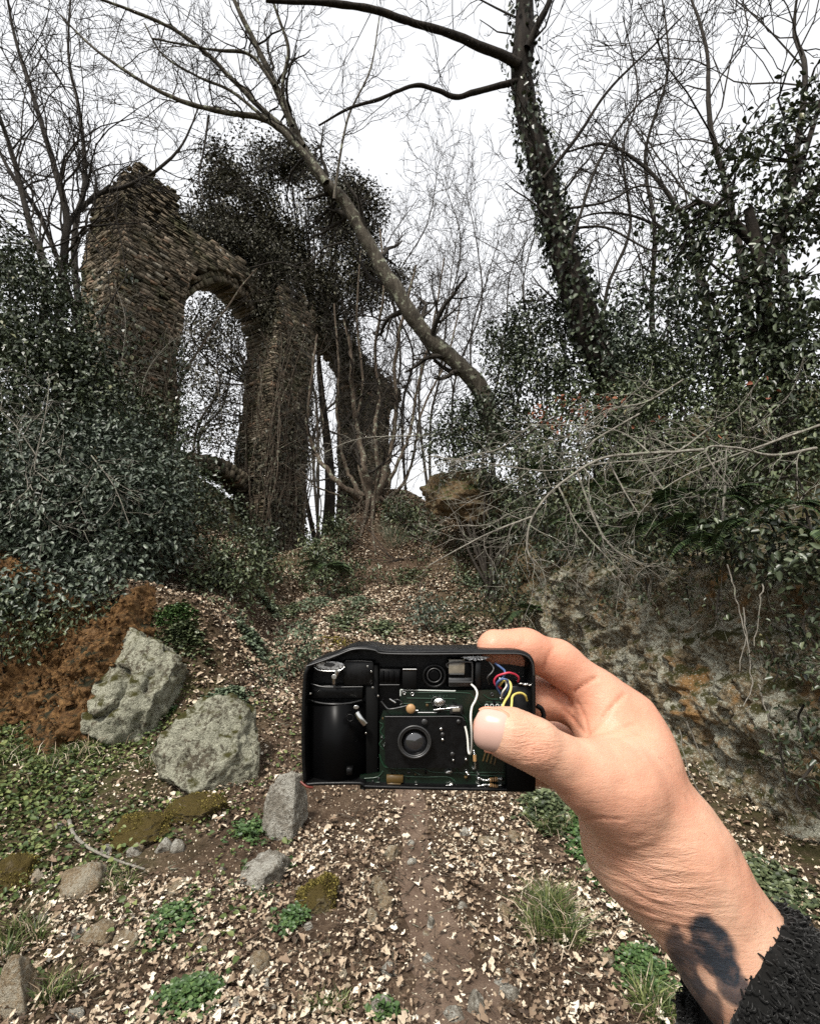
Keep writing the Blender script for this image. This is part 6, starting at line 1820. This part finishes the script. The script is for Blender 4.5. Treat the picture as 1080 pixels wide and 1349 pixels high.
cbox('relay_window', 596, 933, 606, 938, .0006, .0014, 'finder_glass', None, .4)
led = disc('solder_blob', 578, 925, .0005, .004, 7.5, 'solder', n=24, ry=6, dome=.0012)
disc('blob_ring', 574, 924, .0001, .003, 6.5, 'dull_metal', led, 24, inner=.8)
cbox('flat_coil', 509, 1022, 531, 1032, .002, .004, 'kapton', None, .8); cbox('flat_coil', 510, 1032, 528, 1040, .002, .004, 'kapton', None, .8)
for x_, y_, r_ in ((480, 1036, 2.2), (486, 1037, 3), (495, 1036, 2.4), (549, 1036, 4.2), (548, 1034, 2), (589, 1036, 3.4), (594, 1035, 4), (601, 1036, 2.2), (615, 1018, 3), (617, 1021, 2.5), (624, 1013, 2.4), (592, 1017, 4), (589, 1018, 3), (630, 1020, 2), (506, 983, 1.6), (503, 972, 1.6), (508, 973, 1.2)):
    disc('solder_blob', x_, y_, .0026, .0042, r_, 'solder', pcb, 12, ry=r_ * .7, dome=.0006)
for y_, tilt in ((1027, 4), (1035, -3)):
    rs_ = wire('resistor', [(645, y_ + tilt * .2, .0018), (655, y_ + tilt * -.3 + 1, .0018)], .0009, 'ceramic')
    for dx in (647, 650, 653): wire('band', [(dx, y_ + .5, .0017), (dx + .9, y_ + .5, .0017)], .001, 'black_matte', rs_)
    wire('resistor_lead', [(631, y_ - tilt * .4, .0025), (638, y_ + tilt * .3, .0018), (645, y_ + tilt * .2, .0018)], .0004, 'solder', rs_)
    wire('resistor_lead', [(655, y_ - .3, .0018), (661, y_ - tilt * .4, .0025)], .0004, 'solder', rs_)
    disc('solder_blob', 631, y_ - tilt * .3, .002, .004, 3.4, 'solder', pcb, 14, ry=2.2, dome=.0007); disc('solder_blob', 660, y_, .002, .004, 2.6, 'solder', pcb, 14, ry=2, dome=.0007)
rs_ = wire('resistor', [(625, 995, .0012), (625.5, 1003, .0012)], .0008, 'ceramic')
wire('resistor_lead', [(624, 988, .002), (625, 995, .0012)], .0004, 'solder', rs_); wire('resistor_lead', [(625.5, 1003, .0012), (626, 1012, .002)], .0004, 'solder', rs_)
# small surface parts crowding the board
rgc = np.random.default_rng(88)
for k in range(70):
    x_, y_ = rgc.uniform(476, 662), rgc.uniform(911, 1038)
    if 505 < x_ < 616 and 943 < y_ < 1014: continue
    if x_ < 530 and y_ < 1014 and x_ < 500: continue
    if x_ > 600 and 925 < y_ < 985: continue
    w_, h_ = rgc.uniform(1.5, 5), rgc.uniform(1.2, 3)
    if rgc.random() < .5: w_, h_ = h_, w_
    cbox('component', x_, y_, x_ + w_, y_ + h_, rgc.uniform(.0022, .0034), .0045, ('black_matte', 'dull_metal', 'kapton', 'black_gloss', 'solder')[rgc.choice(5, p=(.4, .2, .15, .15, .1))], pcb, .3)
# wires
wire('white_wire', [(621, 902, .002), (626, 907, -.001), (628.5, 914, -.003), (626, 923, -.005), (621.5, 932, -.007), (620, 945, -.010), (621, 960, -.010), (621.5, 975, -.008), (621, 988, -.005), (619, 993.5, -.003), (617, 990, -.002), (616, 975, -.001), (614.5, 965, -.0005), (612.5, 957, 0)], .00045, 'white_wire')
wire('yellow_wire', [(658, 904, .002), (661, 899, -.001), (667, 896, -.002), (672, 900, -.003), (673, 907, -.004), (670, 916, -.006), (665, 924, -.010), (662, 932, -.0135), (664, 938, -.0145), (669, 939, -.0145), (673, 934, -.013), (674, 926, -.010), (675, 918, -.006), (680, 914, -.003), (687, 913.5, -.001), (692, 917, 0), (694, 923, .002)], .0005, 'yellow_wire')
wire('red_wire', [(660, 907, .002), (653, 903, 0), (651, 897, -.001), (655, 891, -.002), (663, 888, -.003), (671, 886.5, -.003), (679, 889, -.001), (683, 893, 0), (682, 898, .002)], .00045, 'red_wire')
wire('blue_wire', [(652, 874, .004), (659, 879, .002), (665, 885, -.001), (662, 893, -.002), (656, 898, -.002), (654, 904, 0), (659, 914, .002)], .0005, 'blue_wire')
wire('blue_wire', [(655, 902, .001), (662, 895, -.003), (669, 897, -.003), (670, 905, -.002), (665, 914, 0), (661, 920, .003)], .00042, 'blue_wire')
wire('grey_wire', [(644, 872, .003), (650, 880, .002), (648, 886, .001), (642, 893, .001), (644, 902, .003)], .0004, 'dull_metal')
wire('grey_wire', [(660, 921, .003), (662, 912, -.001), (667, 904, -.002), (665, 897, -.001), (658, 894, .002)], .0004, 'white_wire')
